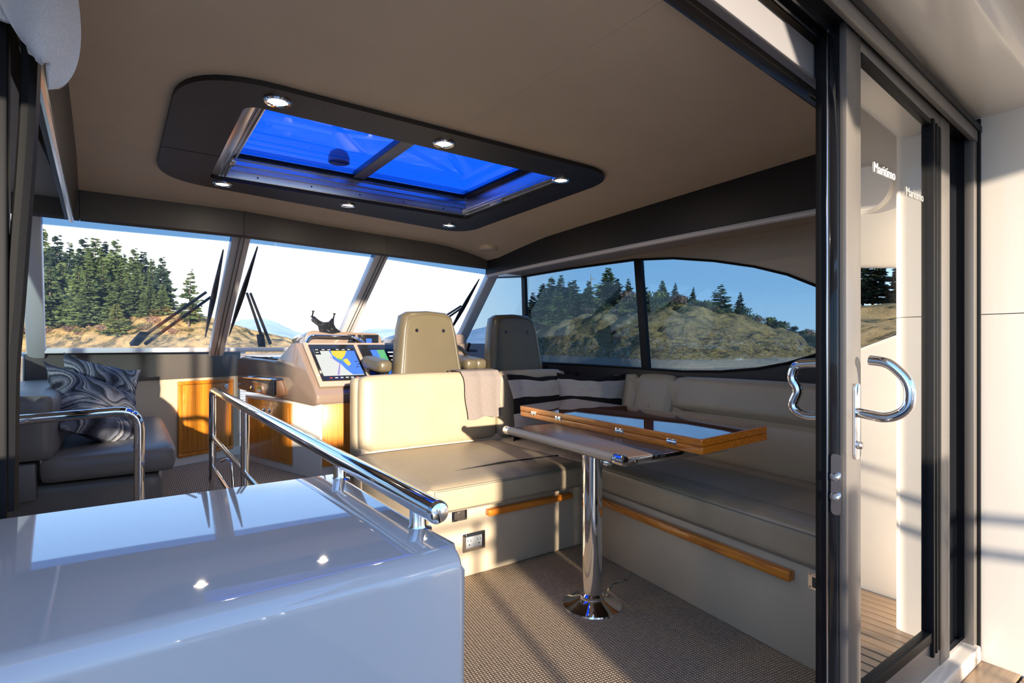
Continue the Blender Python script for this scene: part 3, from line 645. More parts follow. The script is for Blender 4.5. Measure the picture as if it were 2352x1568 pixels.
# =================================================================== COUNTER, RAILS
ct = thing('stair_counter', 'glossy white moulded counter with rounded front edge beside the doorway', 'counter', (.1, 1.1, 0))
bm = B()
prof = [(.81, -.0), (.81, .765)] + [(.81 + .036 * (1 - math.cos(a)), .765 + .035 * math.sin(a)) for a in [R(15 * i) for i in range(1, 7)]] + [(1.49, .80), (1.49, 0)]
t = B(); a_ = [t.verts.new((-.70, y, z)) for y, z in prof]; b_ = [t.verts.new((.474, y, z)) for y, z in prof]; n_ = len(prof)
t.faces.new(a_); fR = t.faces.new(b_)
for i in range(n_): t.faces.new((a_[i], a_[(i + 1) % n_], b_[(i + 1) % n_], b_[i]))
bmesh.ops.bevel(t, geom=[e for e in fR.edges], offset=.014, segments=4, profile=.5, affect='EDGES')
merge(bm, t); new('shell', bm, 'gelcoat', ct, smooth=50)
bm = B(); box(bm, (-.60, .803, 0), (-.106, .815, .765), .002); new('kick_panel', bm, 'black_rubber', ct)
hr = thing('handrail', 'long polished steel handrail running forward from the white counter', 'handrail', (.46, 2.4, .2))
bm = B(); tube(bm, [(.46, .885, .848), (.46, 3.93, .862), (.455, 4.0, .855), (.455, 4.01, .20)], [.0215] * 2 + [.0215] * 99 if False else .0215, .05, 18); new('top_rail', bm, 'chrome', hr)
bm = B(); lathe(bm, [(.0215, 0), (.0215, .004), (.018, .010), (.008, .014), (0, .0145)], (.46, .885, .848), (0, -1, 0), 20); new('end_cap', bm, 'chrome', hr)
for y in (.965, 1.44):
    bm = B(); lathe(bm, [(.027, 0), (.027, .004), (.018, .007), (.016, .012), (.016, .05)], (.46, y, .793), (0, 0, 1), 20); new('post', bm, 'chrome', hr)
bm = B(); tube(bm, [(.46, 2.85, .0), (.46, 2.85, .858)], .019); new('post', bm, 'chrome', hr)
for z in (.56, .36):
    bm = B(); tube(bm, [(.456, 4.0, z), (.46, 1.52, z - .03)], .013); new('mid_rail', bm, 'chrome', hr)
bm = B(); tube(bm, [(.50, 3.95, .40), (.53, 3.92, .42), (.55, 3.9, .40), (.56, 3.88, .21)], .009, .02, 10); new('hook', bm, 'chrome', hr)
gr = thing('guard_rail', 'bent steel guard rail at the head of the stairwell before the port seat', 'rail', (-.15, 3.0, .2))
bm = B(); tube(bm, [(-.40, 3.0, .842), (.047, 3.0, .858), (.047, 3.0, .20)], .021, .09, 18); new('cross_rail', bm, 'chrome', gr)
bm = B(); tube(bm, [(-.415, 1.3, .93), (-.415, 2.99, .945), (-.405, 3.0, .10)], .021, .07, 18); new('side_rail', bm, 'chrome', gr)
for z in (.60, .25):
    bm = B(); tube(bm, [(-.405, 3.0, z), (-.44, 1.3, z - .02)], .014); new('mid_rail', bm, 'chrome', gr)
# stairwell
swl = sgroup('trim_12', (0, 2.3, -1.2))
bm = B(); box(bm, (-.42, 1.5, -1.3), (-.40, 3.05, -.06)); box(bm, (.46, 1.5, -1.3), (.48, 3.05, -.06)); new('stairwell_side', bm, 'cabinet_gelcoat', swl)
for i in range(3):
    bm = B(); box(bm, (-.4, 3.0 - .28 * (i + 1), -.25 - .25 * i), (.46, 3.05 - .28 * i, -.20 - .25 * i), .006); new('tread', bm, 'carpet', swl)
# stairwell opening: cut through the saloon floor
cut = bpy.data.objects.new('cut', bpy.data.meshes.new('cut')); COL.objects.link(cut)
bm = B(); box(bm, (-.40, 1.52, -.5), (.44, 3.02, .1)); bm.to_mesh(cut.data); bm.free()
md = fl.modifiers.new('b', 'BOOLEAN'); md.object = cut; md.operation = 'DIFFERENCE'; md.solver = 'EXACT'
dg = bpy.context.evaluated_depsgraph_get(); me = bpy.data.meshes.new_from_object(fl.evaluated_get(dg)); fl.modifiers.clear(); fl.data = me
bpy.data.objects.remove(cut, do_unlink=True)

# =================================================================== PORT SEAT
ps = thing('lounge_seat', 'grey vinyl two-seat lounge with port side backrest below the windscreen', 'seat', (-.2, 4.1, .2))
def fitb(bm):
    for v in bm.verts:
        if v.co.y > 3.9: v.co.y = 3.9 + (v.co.y - 3.9) * (4.985 + .5 * (v.co.x - .319) - 3.9) / 1.02
    return bm
bm = B(); cushion(bm, (-.62, 3.42, .20), (.16, 4.86, .49), .05, .0); fitb(bm); new('base', bm, 'grey_vinyl', ps)
bm = B(); cushion(bm, (-.34, 3.34, .488), (.215, 4.90, .63), .045, .012); fitb(bm); sc_ = new('seat_cushion', bm, 'grey_vinyl', ps)
bm = B(); tube(bm, [(.03, 3.40, .634), (.03, 4.70, .634)], .003, n=6); new('seam', bm, 'stitch', sc_)
bm = B(); cushion(bm, (-.62, 3.33, .60), (-.27, 4.90, .93), .05, .01); fitb(bm); new('backrest', bm, 'grey_vinyl', ps)
bm = B(); box(bm, (-.62, 3.36, .42), (-.345, 3.44, .60), .012, 3); new('arm_panel', bm, 'grey_vinyl', ps)
bm = B(); slab(bm, [(-.60, 3.2, .86), (-.57, 4.62, .86), (-.57, 4.62, 1.10), (-.60, 3.2, 1.10)], (-.1, 0, 0), .012, 3); struct('trim_13', bm, 'navy_vinyl')
pw = thing('throw_pillow', 'swirl patterned grey and black pillow leaning in front at the lounge backrest', 'pillow', (-.15, 3.85, .63), 0, 'swirl pillows on the port lounge')
bm = B(); pillow(bm, .56, .48, .17, frame_m((-.120, 3.74, .79), (.62, .55, -.38), (-.55, .25, .80)), seed=3); new('cover', bm, 'swirl_fabric', pw)
pw = thing('throw_pillow', 'swirl patterned grey and black pillow standing behind the other on the lounge', 'pillow', (-.1, 4.3, .63), 0, 'swirl pillows on the port lounge')
bm = B(); pillow(bm, .46, .46, .16, frame_m((-.13, 4.22, .835), (.80, .45, -.25), (-.10, .28, .93)), seed=11); new('cover', bm, 'swirl_fabric', pw)

# =================================================================== HELM CONSOLE
A2, B2 = V((.816, 4.913, 0)), V((1.104, 3.883, 0)); dl = (B2 - A2).normalized(); nl = V((dl.y, -dl.x, 0))
if nl.x > 0: nl = -nl
def G(s, z, off=0.0): return A2 + dl * s + nl * (-off) + V((0, 0, z))
hc = thing('helm_console', 'tan moulded helm console with chart screens on white cabinet', 'console', (1.5, 4.3, .2))
bm = B(); slab(bm, [G(-.05, .2), G(1.069, .2), V((2.7, 3.9, .2)), V((2.7, 4.85, .2)), V((1.6, 5.05, .2))], (0, 0, .54), .006); new('cabinet_body', bm, 'cabinet_gelcoat', hc)
side = [(-.13, .786), (-.13, 1.045), (-.05, 1.055), (.50, 1.035), (.53, 1.045), (.72, 1.160), (.80, 1.170), (1.04, .862), (1.075, .80), (1.075, .74), (1.02, .722)]
bm = B(); slab(bm, [G(s, z, -.03) for s, z in side], (1.85, .03, 0), .014, 3); new('upper_moulding', bm, 'console_gelcoat', hc)
bm = B(); slab(bm, [G(-.1, 1.052, .02), G(.50, 1.038, .02), G(.50, 1.038, .02) + V((1.0, .1, 0)), G(-.1, 1.052, .02) + V((1.0, .1, 0))], (0, 0, .012), .004); new('dash_top', bm, 'black_gloss', hc)
# drawer front, handle, lock, sticker on the port side
bm = B(); slab(bm, [G(s, z, -.032) for s, z in ((.05, .775), (.50, .765), (.50, .880), (.05, .885))], nl * .008, .004); dwr = new('drawer', bm, 'console_gelcoat', hc)
bm = B(); tube(bm, [G(.045, .893, -.03), G(.045, .893, -.065), G(.54, .893, -.065), G(.54, .893, -.03)], .010, .02, 12); new('drawer_handle', bm, 'chrome', dwr)
bm = B(); lathe(bm, [(.015, 0), (.015, .006), (.010, .010), (0, .010)], G(.15, .815, -.04), nl, 16); new('lock', bm, 'chrome', dwr)
bm = B(); slab(bm, [G(s, z, -.041) for s, z in ((.235, .785), (.30, .785), (.30, .805), (.235, .805))], nl * .001); new('sticker', bm, 'white_plastic', dwr)
mat('sticker_yellow', (.75, .62, .05), .5)
bm = B(); slab(bm, [G(s, z, -.0415) for s, z in ((.235, .806), (.30, .806), (.30, .826), (.235, .826))], nl * .001); new('sticker', bm, 'sticker_yellow', dwr)
# cabinet door on the port side
def Gd(s, z, off=0.0): return G(s, z, off)
class _O: pass
cd_ = new('cabinet_door', slab(B(), [G(.02, .262, -.001), G(.70, .262, -.001), G(.70, .72, -.001), G(.02, .72, -.001)], nl * .012, .003), 'teak_z', hc)
bm = B(); slab(bm, [G(s, z, -.012) for s, z in ((.055, .297), (.665, .297), (.665, .685), (.055, .685))], nl * .006, .002); new('door_panel', bm, 'teak_z', cd_)
for s in (.30, .385):
    bm = B(); lathe(bm, [(.019, 0), (.019, .004), (.015, .007), (.011, .004), (.010, .009), (0, .011)], G(s, .642, -.018), nl, 18); new('push_latch', bm, 'chrome', cd_)
bm = B(); box(bm, (1.118, 3.868, .30), (1.75, 3.886, .735), .003); new('aft_wood_panel', bm, 'teak_z', hc)
# sloping instrument panel with two screens
b0, b1 = V((1.104, 3.865, .862)), V((1.04, 4.085, 1.168))
bx = V((1, 0.0, 0)); by = (b1 - b0); by.x = -.062; byn = by.normalized(); bn = bx.cross(byn).normalized()
if bn.y > 0: bn = -bn
def P3(u, v, off=0.0): return b0 + bx * u + by * v + bn * off
bm = B(); slab(bm, [P3(-.005, 0, .004), P3(.95, 0, .004), P3(.95, 1.0, .004), P3(-.005, 1.0, .004)], -bn * .02, .003); new('instrument_panel', bm, 'bezel_panel', hc)
mat('lcd_grey', (.02, .02, .02), .15, emit=(.42, .44, .42), es=1); mat('lcd_blue', (.02, .02, .02), .15, emit=(.02, .13, .62), es=1.0)
mat('lcd_yellow', (.02, .02, .02), .15, emit=(.55, .40, .03), es=1); mat('lcd_black', (.006, .006, .008), .15, emit=(.008, .009, .012), es=1); mat('lcd_green', (.02, .02, .02), .15, emit=(.06, .30, .12), es=1)
mat('lcd_white', (.02, .02, .02), .15, emit=(.62, .64, .64), es=1); mat('lcd_red', (.02, .02, .02), .15, emit=(.5, .05, .04), es=1); mat('lcd_violet', (.02, .02, .02), .15, emit=(.22, .16, .40), es=1)
def screen(u0, u1, v0, v1):
    bm = B(); slab(bm, [P3(u0, v0, .005), P3(u1, v0, .005), P3(u1, v1, .005), P3(u0, v1, .005)], bn * .014, .004); return new('display', bm, 'black_gloss', hc)
def flat(par, uv, m_, o_=.0205):
    bm = B(); slab(bm, [P3(u, v, o_ - .001) for u, v in uv], bn * .001); return new('screen_image', bm, m_, par, smooth=0)
s1 = screen(.022, .355, .10, .93)
X = lambda a: .042 + .293 * a
Y = lambda a: .20 + .62 * a
def pol(par, pts, m_, o_): return flat(par, [(X(a), Y(b)) for a, b in pts], m_, o_)
pol(s1, [(0, 0), (1, 0), (1, 1), (0, 1)], 'lcd_grey', .0204)
pol(s1, [(.36, 1), (1, 1), (1, .02), (.72, .02), (.60, .22), (.52, .45), (.40, .62)], 'lcd_blue', .0212)
pol(s1, [(.42, .99), (.40, .78), (.50, .62), (.60, .60), (.70, .72), (.80, .90), (.78, .99)], 'lcd_yellow', .0220)
pol(s1, [(.60, .55), (.70, .34), (.78, .42), (.74, .62), (.66, .60)], 'lcd_yellow', .0220)
pol(s1, [(.46, .64), (.52, .56), (.60, .55), (.66, .44), (.62, .58), (.55, .63)], 'lcd_green', .0224)
pol(s1, [(.0, .92), (1, .92), (1, 1), (0, 1)], 'lcd_black', .0228)
pol(s1, [(.0, .78), (.14, .78), (.14, .93), (0, .93)], 'lcd_black', .0228)
pol(s1, [(.33, .02), (.38, .02), (.52, .44), (.34, .70), (.32, .69), (.49, .44)], 'lcd_violet', .0226)
for i in range(6): pol(s1, [(.12 + .13 * i, -.09), (.19 + .13 * i, -.09), (.19 + .13 * i, -.06), (.12 + .13 * i, -.06)], 'lcd_red' if i in (0, 5) else 'lcd_white', .0206)
for a, b in ((.04, .96), (.2, .965), (.34, .96), (.55, .965), (.7, .96), (.84, .965), (.03, .86), (.9, .5), (.93, .4), (.88, .3)): pol(s1, [(a, b - .012), (a + .07, b - .012), (a + .07, b + .012), (a, b + .012)], 'lcd_white' if b > .8 else 'lcd_black', .0232)
s2 = screen(.385, .80, .10, .93)
X = lambda a: .405 + .37 * a
pol(s2, [(.16, .0), (.46, .0), (.46, .95), (.16, .95)], 'lcd_blue', .0204)
pol(s2, [(.36, .4), (.46, .3), (.46, .95), (.30, .95), (.30, .6)], 'lcd_green', .0212)
for i in range(6):
    for j in range(2): pol(s2, [(.52 + .24 * j, .06 + .155 * i), (.66 + .24 * j, .06 + .155 * i), (.66 + .24 * j, .10 + .155 * i), (.52 + .24 * j, .10 + .155 * i)], 'lcd_white', .0206)
# chrome grab bar over the panel, hooded instrument pods on the dash
bm = B(); tube(bm, [(1.06, 4.08, 1.165), (1.10, 4.12, 1.222), (1.44, 4.14, 1.215), (1.50, 4.10, 1.165)], .011, .05, 12); new('grab_bar', bm, 'chrome', hc)
def pod(x0, x1, ins):
    bm = B(); pr_ = rpoly([(x0, 4.22, 1.10), (x1, 4.22, 1.10), (x1 - .02, 4.22, 1.245), (x0 + .02, 4.22, 1.265)], [.01, .01, .05, .06]); slab(bm, pr_, (0, .42, -.03), .012, 3); p_ = new('instrument_pod', bm, 'console_gelcoat', hc)
    for a, b, c, d in ins:
        bm = B(); box(bm, (a, 4.208, b), (c, 4.222, d), .003); new('gauge', bm, 'black_gloss', p_)
        bm = B(); box(bm, (a + .02, 4.205, b + .02), (c - .02, 4.209, d - .015), .001); new('gauge', bm, 'lcd_black', p_)
pod(1.08, 1.70, [(1.41, 1.14, 1.47, 1.235), (1.49, 1.13, 1.66, 1.235)])
pod(1.84, 2.5, [(1.92, 1.13, 2.1, 1.235)])
bm = B(); box(bm, (1.555, 4.202, 1.155), (1.60, 4.2045, 1.205)); new('gauge', bm, 'lcd_blue', hc)
bm = B(); box(bm, (1.2, 4.6, 1.02), (2.88, 4.95, 1.06)); new('dash_shelf', bm, 'console_dark', hc)
bm = B(); box(bm, (2.5, 3.6, .93), (2.88, 4.7, 1.0), .01); new('side_dash', bm, 'console_dark', hc)
bm = B(); cushion(bm, (2.25, 4.1, .95), (2.55, 4.45, 1.12), .03, .0); new('throttle_pod', bm, 'console_dark', hc)
bm = B(); beam(bm, (2.42, 4.12, 1.08), (2.42, 4.06, 1.17), .03, .02, .004); new('throttle_lever', bm, 'black_gloss', hc)
sw = thing('steering_wheel', 'black rimmed steering wheel in front of the inboard helm seat', 'steering wheel', (2.0, 3.92, 1.0))
wmx = Matrix.Translation((2.05, 3.80, .98)) @ Matrix.Rotation(R(-62), 4, 'X')
bm = B(); t = B(); tube(t, [(.19 * math.cos(2 * PI * i / 36), .19 * math.sin(2 * PI * i / 36), 0) for i in range(37)], .016, n=10, cap=False); merge(bm, t, wmx); new('rim', bm, 'black_gloss', sw)
for i in range(3):
    a = R(90 + 120 * i); bm = B(); t = B(); beam(t, (0, 0, .02), (.185 * math.cos(a), .185 * math.sin(a), 0), .03, .008); merge(bm, t, wmx); new('spoke', bm, 'dull_steel', sw)
bm = B(); t = B(); lathe(t, [(.04, -.1), (.045, .02), (.03, .03), (0, .032)]); merge(bm, t, wmx); new('hub', bm, 'black_gloss', sw)
# tablet holder on the dash: winged plate with two pins
th = thing('tablet_holder', 'black winged tablet holder clamped on top of the helm console', 'tablet holder', (1.24, 4.2, 1.26))
ou = [(-.115, .085), (-.105, .045), (-.06, .012), (-.05, -.03), (.05, -.045), (.115, -.03), (.075, .0), (.06, .03), (.062, .07), (.045, .075), (.02, .045), (-.02, .042), (-.05, .055), (-.085, .085)]
bm = B(); slab(bm, [(1.24 + x, 4.2, 1.285 + z) for x, z in ou], (0, .014, 0), .003); new('plate', bm, 'black_gloss', th)
for x, z in ((-.105, .085), (.053, .072)):
    bm = B(); tube(bm, [(1.24 + x, 4.2, 1.28 + z), (1.24 + x, 4.185, 1.295 + z), (1.24 + x + .003, 4.18, 1.315 + z)], .006, .01, 8); lathe(bm, [(0, -.006), (.010, -.004), (.010, .006), (0, .009)], (1.24 + x + .003, 4.18, 1.318 + z), (0, 0, 1), 10); new('pin', bm, 'black_rubber', th)
bm = B(); tube(bm, [(1.25, 4.215, 1.30), (1.25, 4.26, 1.25)], .016, n=10); new('clamp', bm, 'black_rubber', th)
# helm seats
def helm_seat(x0, y0, label):
    t_ = thing('helm_chair', label, 'chair', (x0, y0 + .2, .2), 0, 'pair of helm seats')
    # shield shaped back
    ou = [(-.215, .55), (-.275, .74), (-.265, .80), (-.22, 1.12), (-.195, 1.21), (-.15, 1.235), (0, 1.245), (.15, 1.235), (.20, 1.20), (.225, 1.10), (.265, .80), (.275, .74), (.215, .55)]
    cx = x0
    bm = B(); nn_ = len(ou)
    def ring_(sc_, y): return [bm.verts.new((cx + x * sc_, y0 + y + (z - .7) * .10, .155 + (z - .9) * (sc_ * .5 + .5) + .9)) for x, z in ou]
    rs = [ring_(.70, -.004), ring_(.86, 0.0), ring_(.93, .012), ring_(.99, .04), ring_(1.0, .075), ring_(.97, .12), ring_(.8, .14)]
    bm.faces.new(rs[0]); bm.faces.new(rs[-1])
    for a, b in zip(rs, rs[1:]):
        for i in range(nn_): bm.faces.new((a[i], a[(i + 1) % nn_], b[(i + 1) % nn_], b[i]))
    bmesh.ops.subdivide_edges(bm, edges=list(bm.edges), cuts=1, use_grid_fill=True, smooth=.0)
    bk = new('backrest', bm, 'helm_vinyl', t_, smooth=50)
    bm = B(); ed_ = [(x * .84, z) for x, z in ou[1:-1]]
    tube(bm, [(cx + x, y0 - .001 + (z - .7) * .10, .155 + (z - .9) * .92 + .9) for x, z in ed_], .0045, .04, 6); new('piping', bm, 'helm_vinyl', bk)
    for dx in (-.105, .105):
        bm = B(); zz = 1.255; lathe(bm, [(.013, 0), (.013, .004), (.009, .008), (0, .009)], (cx + dx, y0 + .042, zz), (0, -1, .1), 14); new('button', bm, 'black_gloss', bk)
    bm = B(); cushion(bm, (cx - .25, y0 + .12, .62), (cx + .25, y0 + .42, .76), .04, .01); new('seat_cushion', bm, 'helm_vinyl', t_)
    bm = B(); tube(bm, [(cx, y0 + .27, .2), (cx, y0 + .27, .63)], .05); lathe(bm, [(.16, 0), (.16, .012), (.06, .03), (.05, .03)], (cx, y0 + .27, .2)); new('pedestal', bm, 'dull_steel', t_)
    for s in ((-1, 1) if x0 < 2.2 else (-1,)):
        bm = B(); a0 = V((cx + s * .33, y0 + .02, 1.005)); a1 = V((cx + s * .345, y0 + .37, 1.035))
        d = (a1 - a0); fm = frame_m((a0 + a1) / 2, V((1, 0, 0)), d); cushion(bm, (-.05, -d.length / 2, -.042), (.05, d.length / 2, .042), .03, .004, fm); arm = new('armrest', bm, 'helm_vinyl', t_)
        bm = B(); beam(bm, (cx + s * .33, y0 + .10, .97), (cx + s * .24, y0 + .13, .86), .03, .05, .006); new('arm_bracket', bm, 'black_gloss', arm)
helm_seat(1.765, 3.46, 'inboard tan vinyl helm seat, nearest the chart screen, seen from behind')
helm_seat(2.525, 3.46, 'outboard tan vinyl helm seat nearest the starboard side window, from behind')

# =================================================================== L-SHAPED SETTEE
Ms = Matrix.Translation((2.137, 2.35, 0)) @ Matrix.Rotation(R(-6.37), 4, 'Z')
se = thing('settee', 'L-shaped cream vinyl dinette settee around the table with teak rails', 'sofa', (2.2, 2.6, 0))
def ls(bm): bm.transform(Ms); return bm
bm = B(); box(bm, (0, -1.50, 0), (.70, .02, .36), .006); ls(bm); bs1 = new('base', bm, 'cream_vinyl', se)
bm = B(); box(bm, (1.17, 2.335, 0), (2.15, 3.24, .36), .012, 3); bs2 = new('base', bm, 'cream_vinyl', se)
bm = B(); box(bm, (1.165, 3.24, 0), (2.86, 3.37, .52), .012, 3); new('base', bm, 'cream_vinyl', se)
def seat_c(x0, y0, x1, y1, z0=.35, z1=.492, Mx=None, r=.035, puff=.012):
    bm = B(); cushion(bm, (x0, y0, z0), (x1, y1, z1), r, puff, Mx, 9); return new('seat_cushion', bm, 'seat_vinyl', se)
sc1 = seat_c(1.11, 2.255, 2.135, 3.24)
sc2 = seat_c(-.02, -1.51, .66, -.055, .355, .505, Ms)
sc3 = seat_c(2.139, 2.30, 2.78, 3.24, .35, .492)
# recessed seam and double stitching on the dinette cushion
bm = B(); tube(bm, [(1.36, 2.48, .496), (1.7, 2.485, .5035), (2.10, 2.49, .494)], [.002, .005, .004], n=6); new('seam', bm, 'black_rubber', sc1)
for dz, dy in ((.478, .012), (.470, .006)):
    bm = B(); tube(bm, [(1.112, 3.1, dz), (1.112, 2.30, dz), (1.16, 2.2545, dz), (2.10, 2.2525, dz)], .0016, .03, 5); new('stitching', bm, 'stitch', sc1)
for y_, z_ in ((2.248, .372),):
    bm = B(); tube(bm, [(1.16, y_, z_), (2.12, y_, z_)], .0022, n=5); new('stitching', bm, 'stitch', sc1)
bm = B(); tube(bm, [(1.16, 2.2525, .365), (1.16, 2.2525, .47)], .0016, n=5); new('stitching', bm, 'stitch', sc1)
for x_, z_ in ((-.022, .485), (-.028, .375), (.10, .516)):
    bm = B(); tube(bm, [(x_, -1.48, z_), (x_, -.10, z_)], .0017, n=5); ls(bm); new('stitching', bm, 'stitch', sc2)
# backs
def back_c(x0, y0, z0, x1, y1, z1, Mx=None, r=.035, puff=.012, m_='seat_vinyl'):
    bm = B(); cushion(bm, (x0, y0, z0), (x1, y1, z1), r, puff, Mx, 9); return new('back_cushion', bm, m_, se)
bc = back_c(1.165, 3.225, .485, 2.16, 3.335, .962, None, .045, .008)
bm = B(); cushion(bm, (1.140, 3.285, .42), (2.86, 3.40, .958), .04, .0, None, 7); new('back_shell', bm, 'seat_vinyl', se)
bm = B(); tube(bm, [(1.168, 3.262, .52), (1.168, 3.262, .90), (1.20, 3.262, .952), (2.1, 3.262, .966)], .0045, .04, 6); new('piping', bm, 'stitch', bc)
tilt = Matrix.Translation((.60, 0, .5)) @ Matrix.Rotation(R(14), 4, 'Y')
Mb = Ms @ tilt
back_c(0, -1.49, -.02, .11, -.045, .262, Mb); back_c(0, -1.49, .268, .11, -.045, .475, Mb, .035)
back_c(0, -.038, -.02, .11, .30, .475, Mb, .04); back_c(0, .305, -.02, .11, .80, .475, Mb, .04)
back_c(2.17, 3.215, .485, 2.78, 3.335, .962, None, .045, .008)
for y_ in (.13, .5):
    bm = B(); lathe(bm, [(.012, 0), (.010, .006), (0, .008)], (0, 0, 0), (-1, 0, 0), 12); bm.transform(Mb @ Matrix.Translation((-.004, y_, .26))); new('tuft_button', bm, 'seat_vinyl', se)
bm = B(); box(bm, (.70, -1.50, .30), (.80, .85, .93), .02); ls(bm); new('back_shell', bm, 'seat_vinyl', se)
# teak rails, latches, outlet
bm = B(); box(bm, (1.487, 2.30, .288), (2.052, 2.336, .322), .007, 3); rl = new('grab_rail', bm, 'teak_x', se)
bm = B(); box(bm, (-.036, -1.335, .292), (.002, -.20, .330), .007, 3); ls(bm); new('grab_rail', bm, 'teak_y', se)
def latch(Mx, par):
    bm = B(); t = B(); slab(t, rpoly([(-.043, 0, -.030), (.043, 0, -.030), (.043, 0, .030), (-.043, 0, .030)], .006, 4), (0, -.003, 0)); merge(bm, t, Mx); p_ = new('latch_plate', bm, 'chrome', par)
    bm = B(); t = B(); box(t, (-.028, -.0042, -.022), (.028, -.003, .014)); merge(bm, t, Mx); new('latch_recess', bm, 'smoke_plastic', p_)
    bm = B(); t = B(); lathe(t, [(.008, 0), (.008, .007), (0, .007)], (0, -.004, .006), (0, -1, 0), 14); lathe(t, [(.006, 0), (.006, .005), (0, .005)], (0, -.004, -.014), (0, -1, 0), 12); merge(bm, t, Mx); new('latch_knob', bm, 'chrome', p_)
    for a in (-1, 1):
        for b in (-1, 1):
            bm = B(); t = B(); lathe(t, [(.004, 0), (.003, .0015), (0, .002)], (a * .036, -.003, b * .023), (0, -1, 0), 8); merge(bm, t, Mx); new('screw', bm, 'dull_steel', p_)
latch(Matrix.Translation((1.335, 2.335, .318)), bs2)
latch(Ms @ Matrix.Translation((.0, -1.43, .318)) @ Matrix.Rotation(R(-90), 4, 'Z'), bs1)
mo_ = Matrix.Translation((1.414, 2.335, .173))
bm = B(); t = B(); slab(t, rpoly([(-.066, 0, -.046), (.066, 0, -.046), (.066, 0, .046), (-.066, 0, .046)], .008, 4), (0, -.010, 0), .003); merge(bm, t, mo_); ol = new('outlet_frame', bm, 'chrome', bs2)
bm = B(); t = B(); box(t, (-.046, -.0125, -.028), (.046, -.008, .028), .002); merge(bm, t, mo_); new('outlet_face', bm, 'grey_plastic', ol)
bm = B(); t = B()
for s in (-1, 1):
    box(t, (s * .028 - .010, -.0128, .004), (s * .028 - .007, -.0120, .014)); box(t, (s * .028 + .006, -.0128, .004), (s * .028 + .009, -.0120, .014)); box(t, (s * .028 - .003, -.0128, -.014), (s * .028 + .003, -.0120, -.008))
merge(bm, t, mo_); new('outlet_slots', bm, 'black_rubber', ol)
# pillows and throw
pw = thing('throw_pillow', 'grey and black striped velvet pillow propped beside the folded throw', 'pillow', (2.5, 3.0, .5), 0, 'striped pillows on the settee')
bm = B(); pillow(bm, .66, .47, .16, frame_m((2.50, 3.08, .72), (1, -.04, -.01), (0.02, .20, .98)), seed=21, wr=.007); new('cover', bm, 'pillow_stripe', pw)
pw = thing('throw_pillow', 'grey and black striped velvet pillow in the settee corner behind the first', 'pillow', (2.7, 2.7, .5), 0, 'striped pillows on the settee')
bm = B(); pillow(bm, .50, .47, .15, frame_m((2.69, 2.84, .72), (.62, -.78, 0), (0.16, .12, .98)), seed=33, wr=.007); new('cover', bm, 'pillow_stripe', pw)
bl = thing('throw_blanket', 'taupe throw blanket draped over the dinette backrest', 'blanket', (2.05, 3.3, .96))
path = [(3.202, .655), (3.203, .75), (3.204, .85), (3.206, .93), (3.235, .975), (3.30, .982), (3.38, .98), (3.43, .955), (3.435, .85), (3.436, .72)]
def thr(u, v):
    f = u * (len(path) - 1); i = min(int(f), len(path) - 2); q = f - i
    y = path[i][0] + (path[i + 1][0] - path[i][0]) * q; z = path[i][1] + (path[i + 1][1] - path[i][1]) * q
    lean = max(0, .96 - z) * (.30 if u < .5 else 0)
    return V((1.86 + .30 * v + lean * (1 - v) * .4 + .004 * math.sin(z * 30), y - .012 * abs(math.sin(v * 7)) * (1 if u < .45 else -.3) - .006, z - .03 * (1 - v) * max(0, .3 - u) - .008 * math.sin(v * 9) * max(0, .2 - u) * 5))
bm = B(); sheet(bm, thr, 36, 24, .007); new('cloth', bm, 'throw_wool', bl, smooth=60)

# =================================================================== TABLE
tb = thing('dinette_table', 'pedestal table with brown slab and folded glossy teak leaf on top', 'table', (1.686, 1.766, 0))
bm = B(); lathe(bm, [(.132, 0), (.130, .006), (.10, .012), (.06, .032), (.052, .036)], (1.686, 1.766, 0.0), (0, 0, 1), 40); new('base_flange', bm, 'chrome', tb)
bm = B(); lathe(bm, [(.055, .03), (.055, .05), (.044, .058), (.044, .665), (.056, .67), (.056, .688)], (1.686, 1.766, 0), (0, 0, 1), 40); po = new('pole', bm, 'chrome', tb)
bm = B(); lathe(bm, [(.02, 0), (.024, .012), (.024, .03), (.014, .042), (0, .044)], (1.722, 1.738, .635), (.78, -.62, 0), 18); new('clamp_knob', bm, 'chrome', po)
Mt = Matrix.Translation((1.665, 1.975, 0)) @ Matrix.Rotation(R(-4.6), 4, 'Z')
def lt(bm): bm.transform(Mt); return bm
bm = B(); box(bm, (.0, -.465, .672), (.62, .465, .702), .006, 2); lt(bm); tp = new('tabletop', bm, 'table_brown', tb)
bm = B(); box(bm, (.0, -.470, .668), (.62, -.464, .699), .002); lt(bm); new('edge_strip', bm, 'chrome', tp)
bm = B(); box(bm, (.0, .464, .668), (.62, .470, .699), .002); lt(bm); new('edge_strip', bm, 'chrome', tp)
bm = B(); tube(bm, [(-.012, -.425, .690), (-.012, .425, .690)], .021, n=20); lt(bm); tu = new('edge_tube', bm, 'tube_grey', tp)
for s in (-1, 1):
    bm = B(); lathe(bm, [(.0225, 0), (.0225, .046), (.019, .052), (0, .053)], (-.012, s * .422, .690), (0, s, 0), 22); lt(bm); new('tube_cap', bm, 'chrome', tp)
    bm = B(); lathe(bm, [(.008, 0), (.006, .004), (0, .004)], (.05, s * .47, .684), (0, s, 0), 12); lt(bm); new('screw', bm, 'chrome', tp)
Mw = Matrix.Translation((1.918, 1.366, .702)) @ Matrix.Rotation(R(-5.3), 4, 'Z') @ Matrix.Rotation(R(-3.4), 4, 'Y')
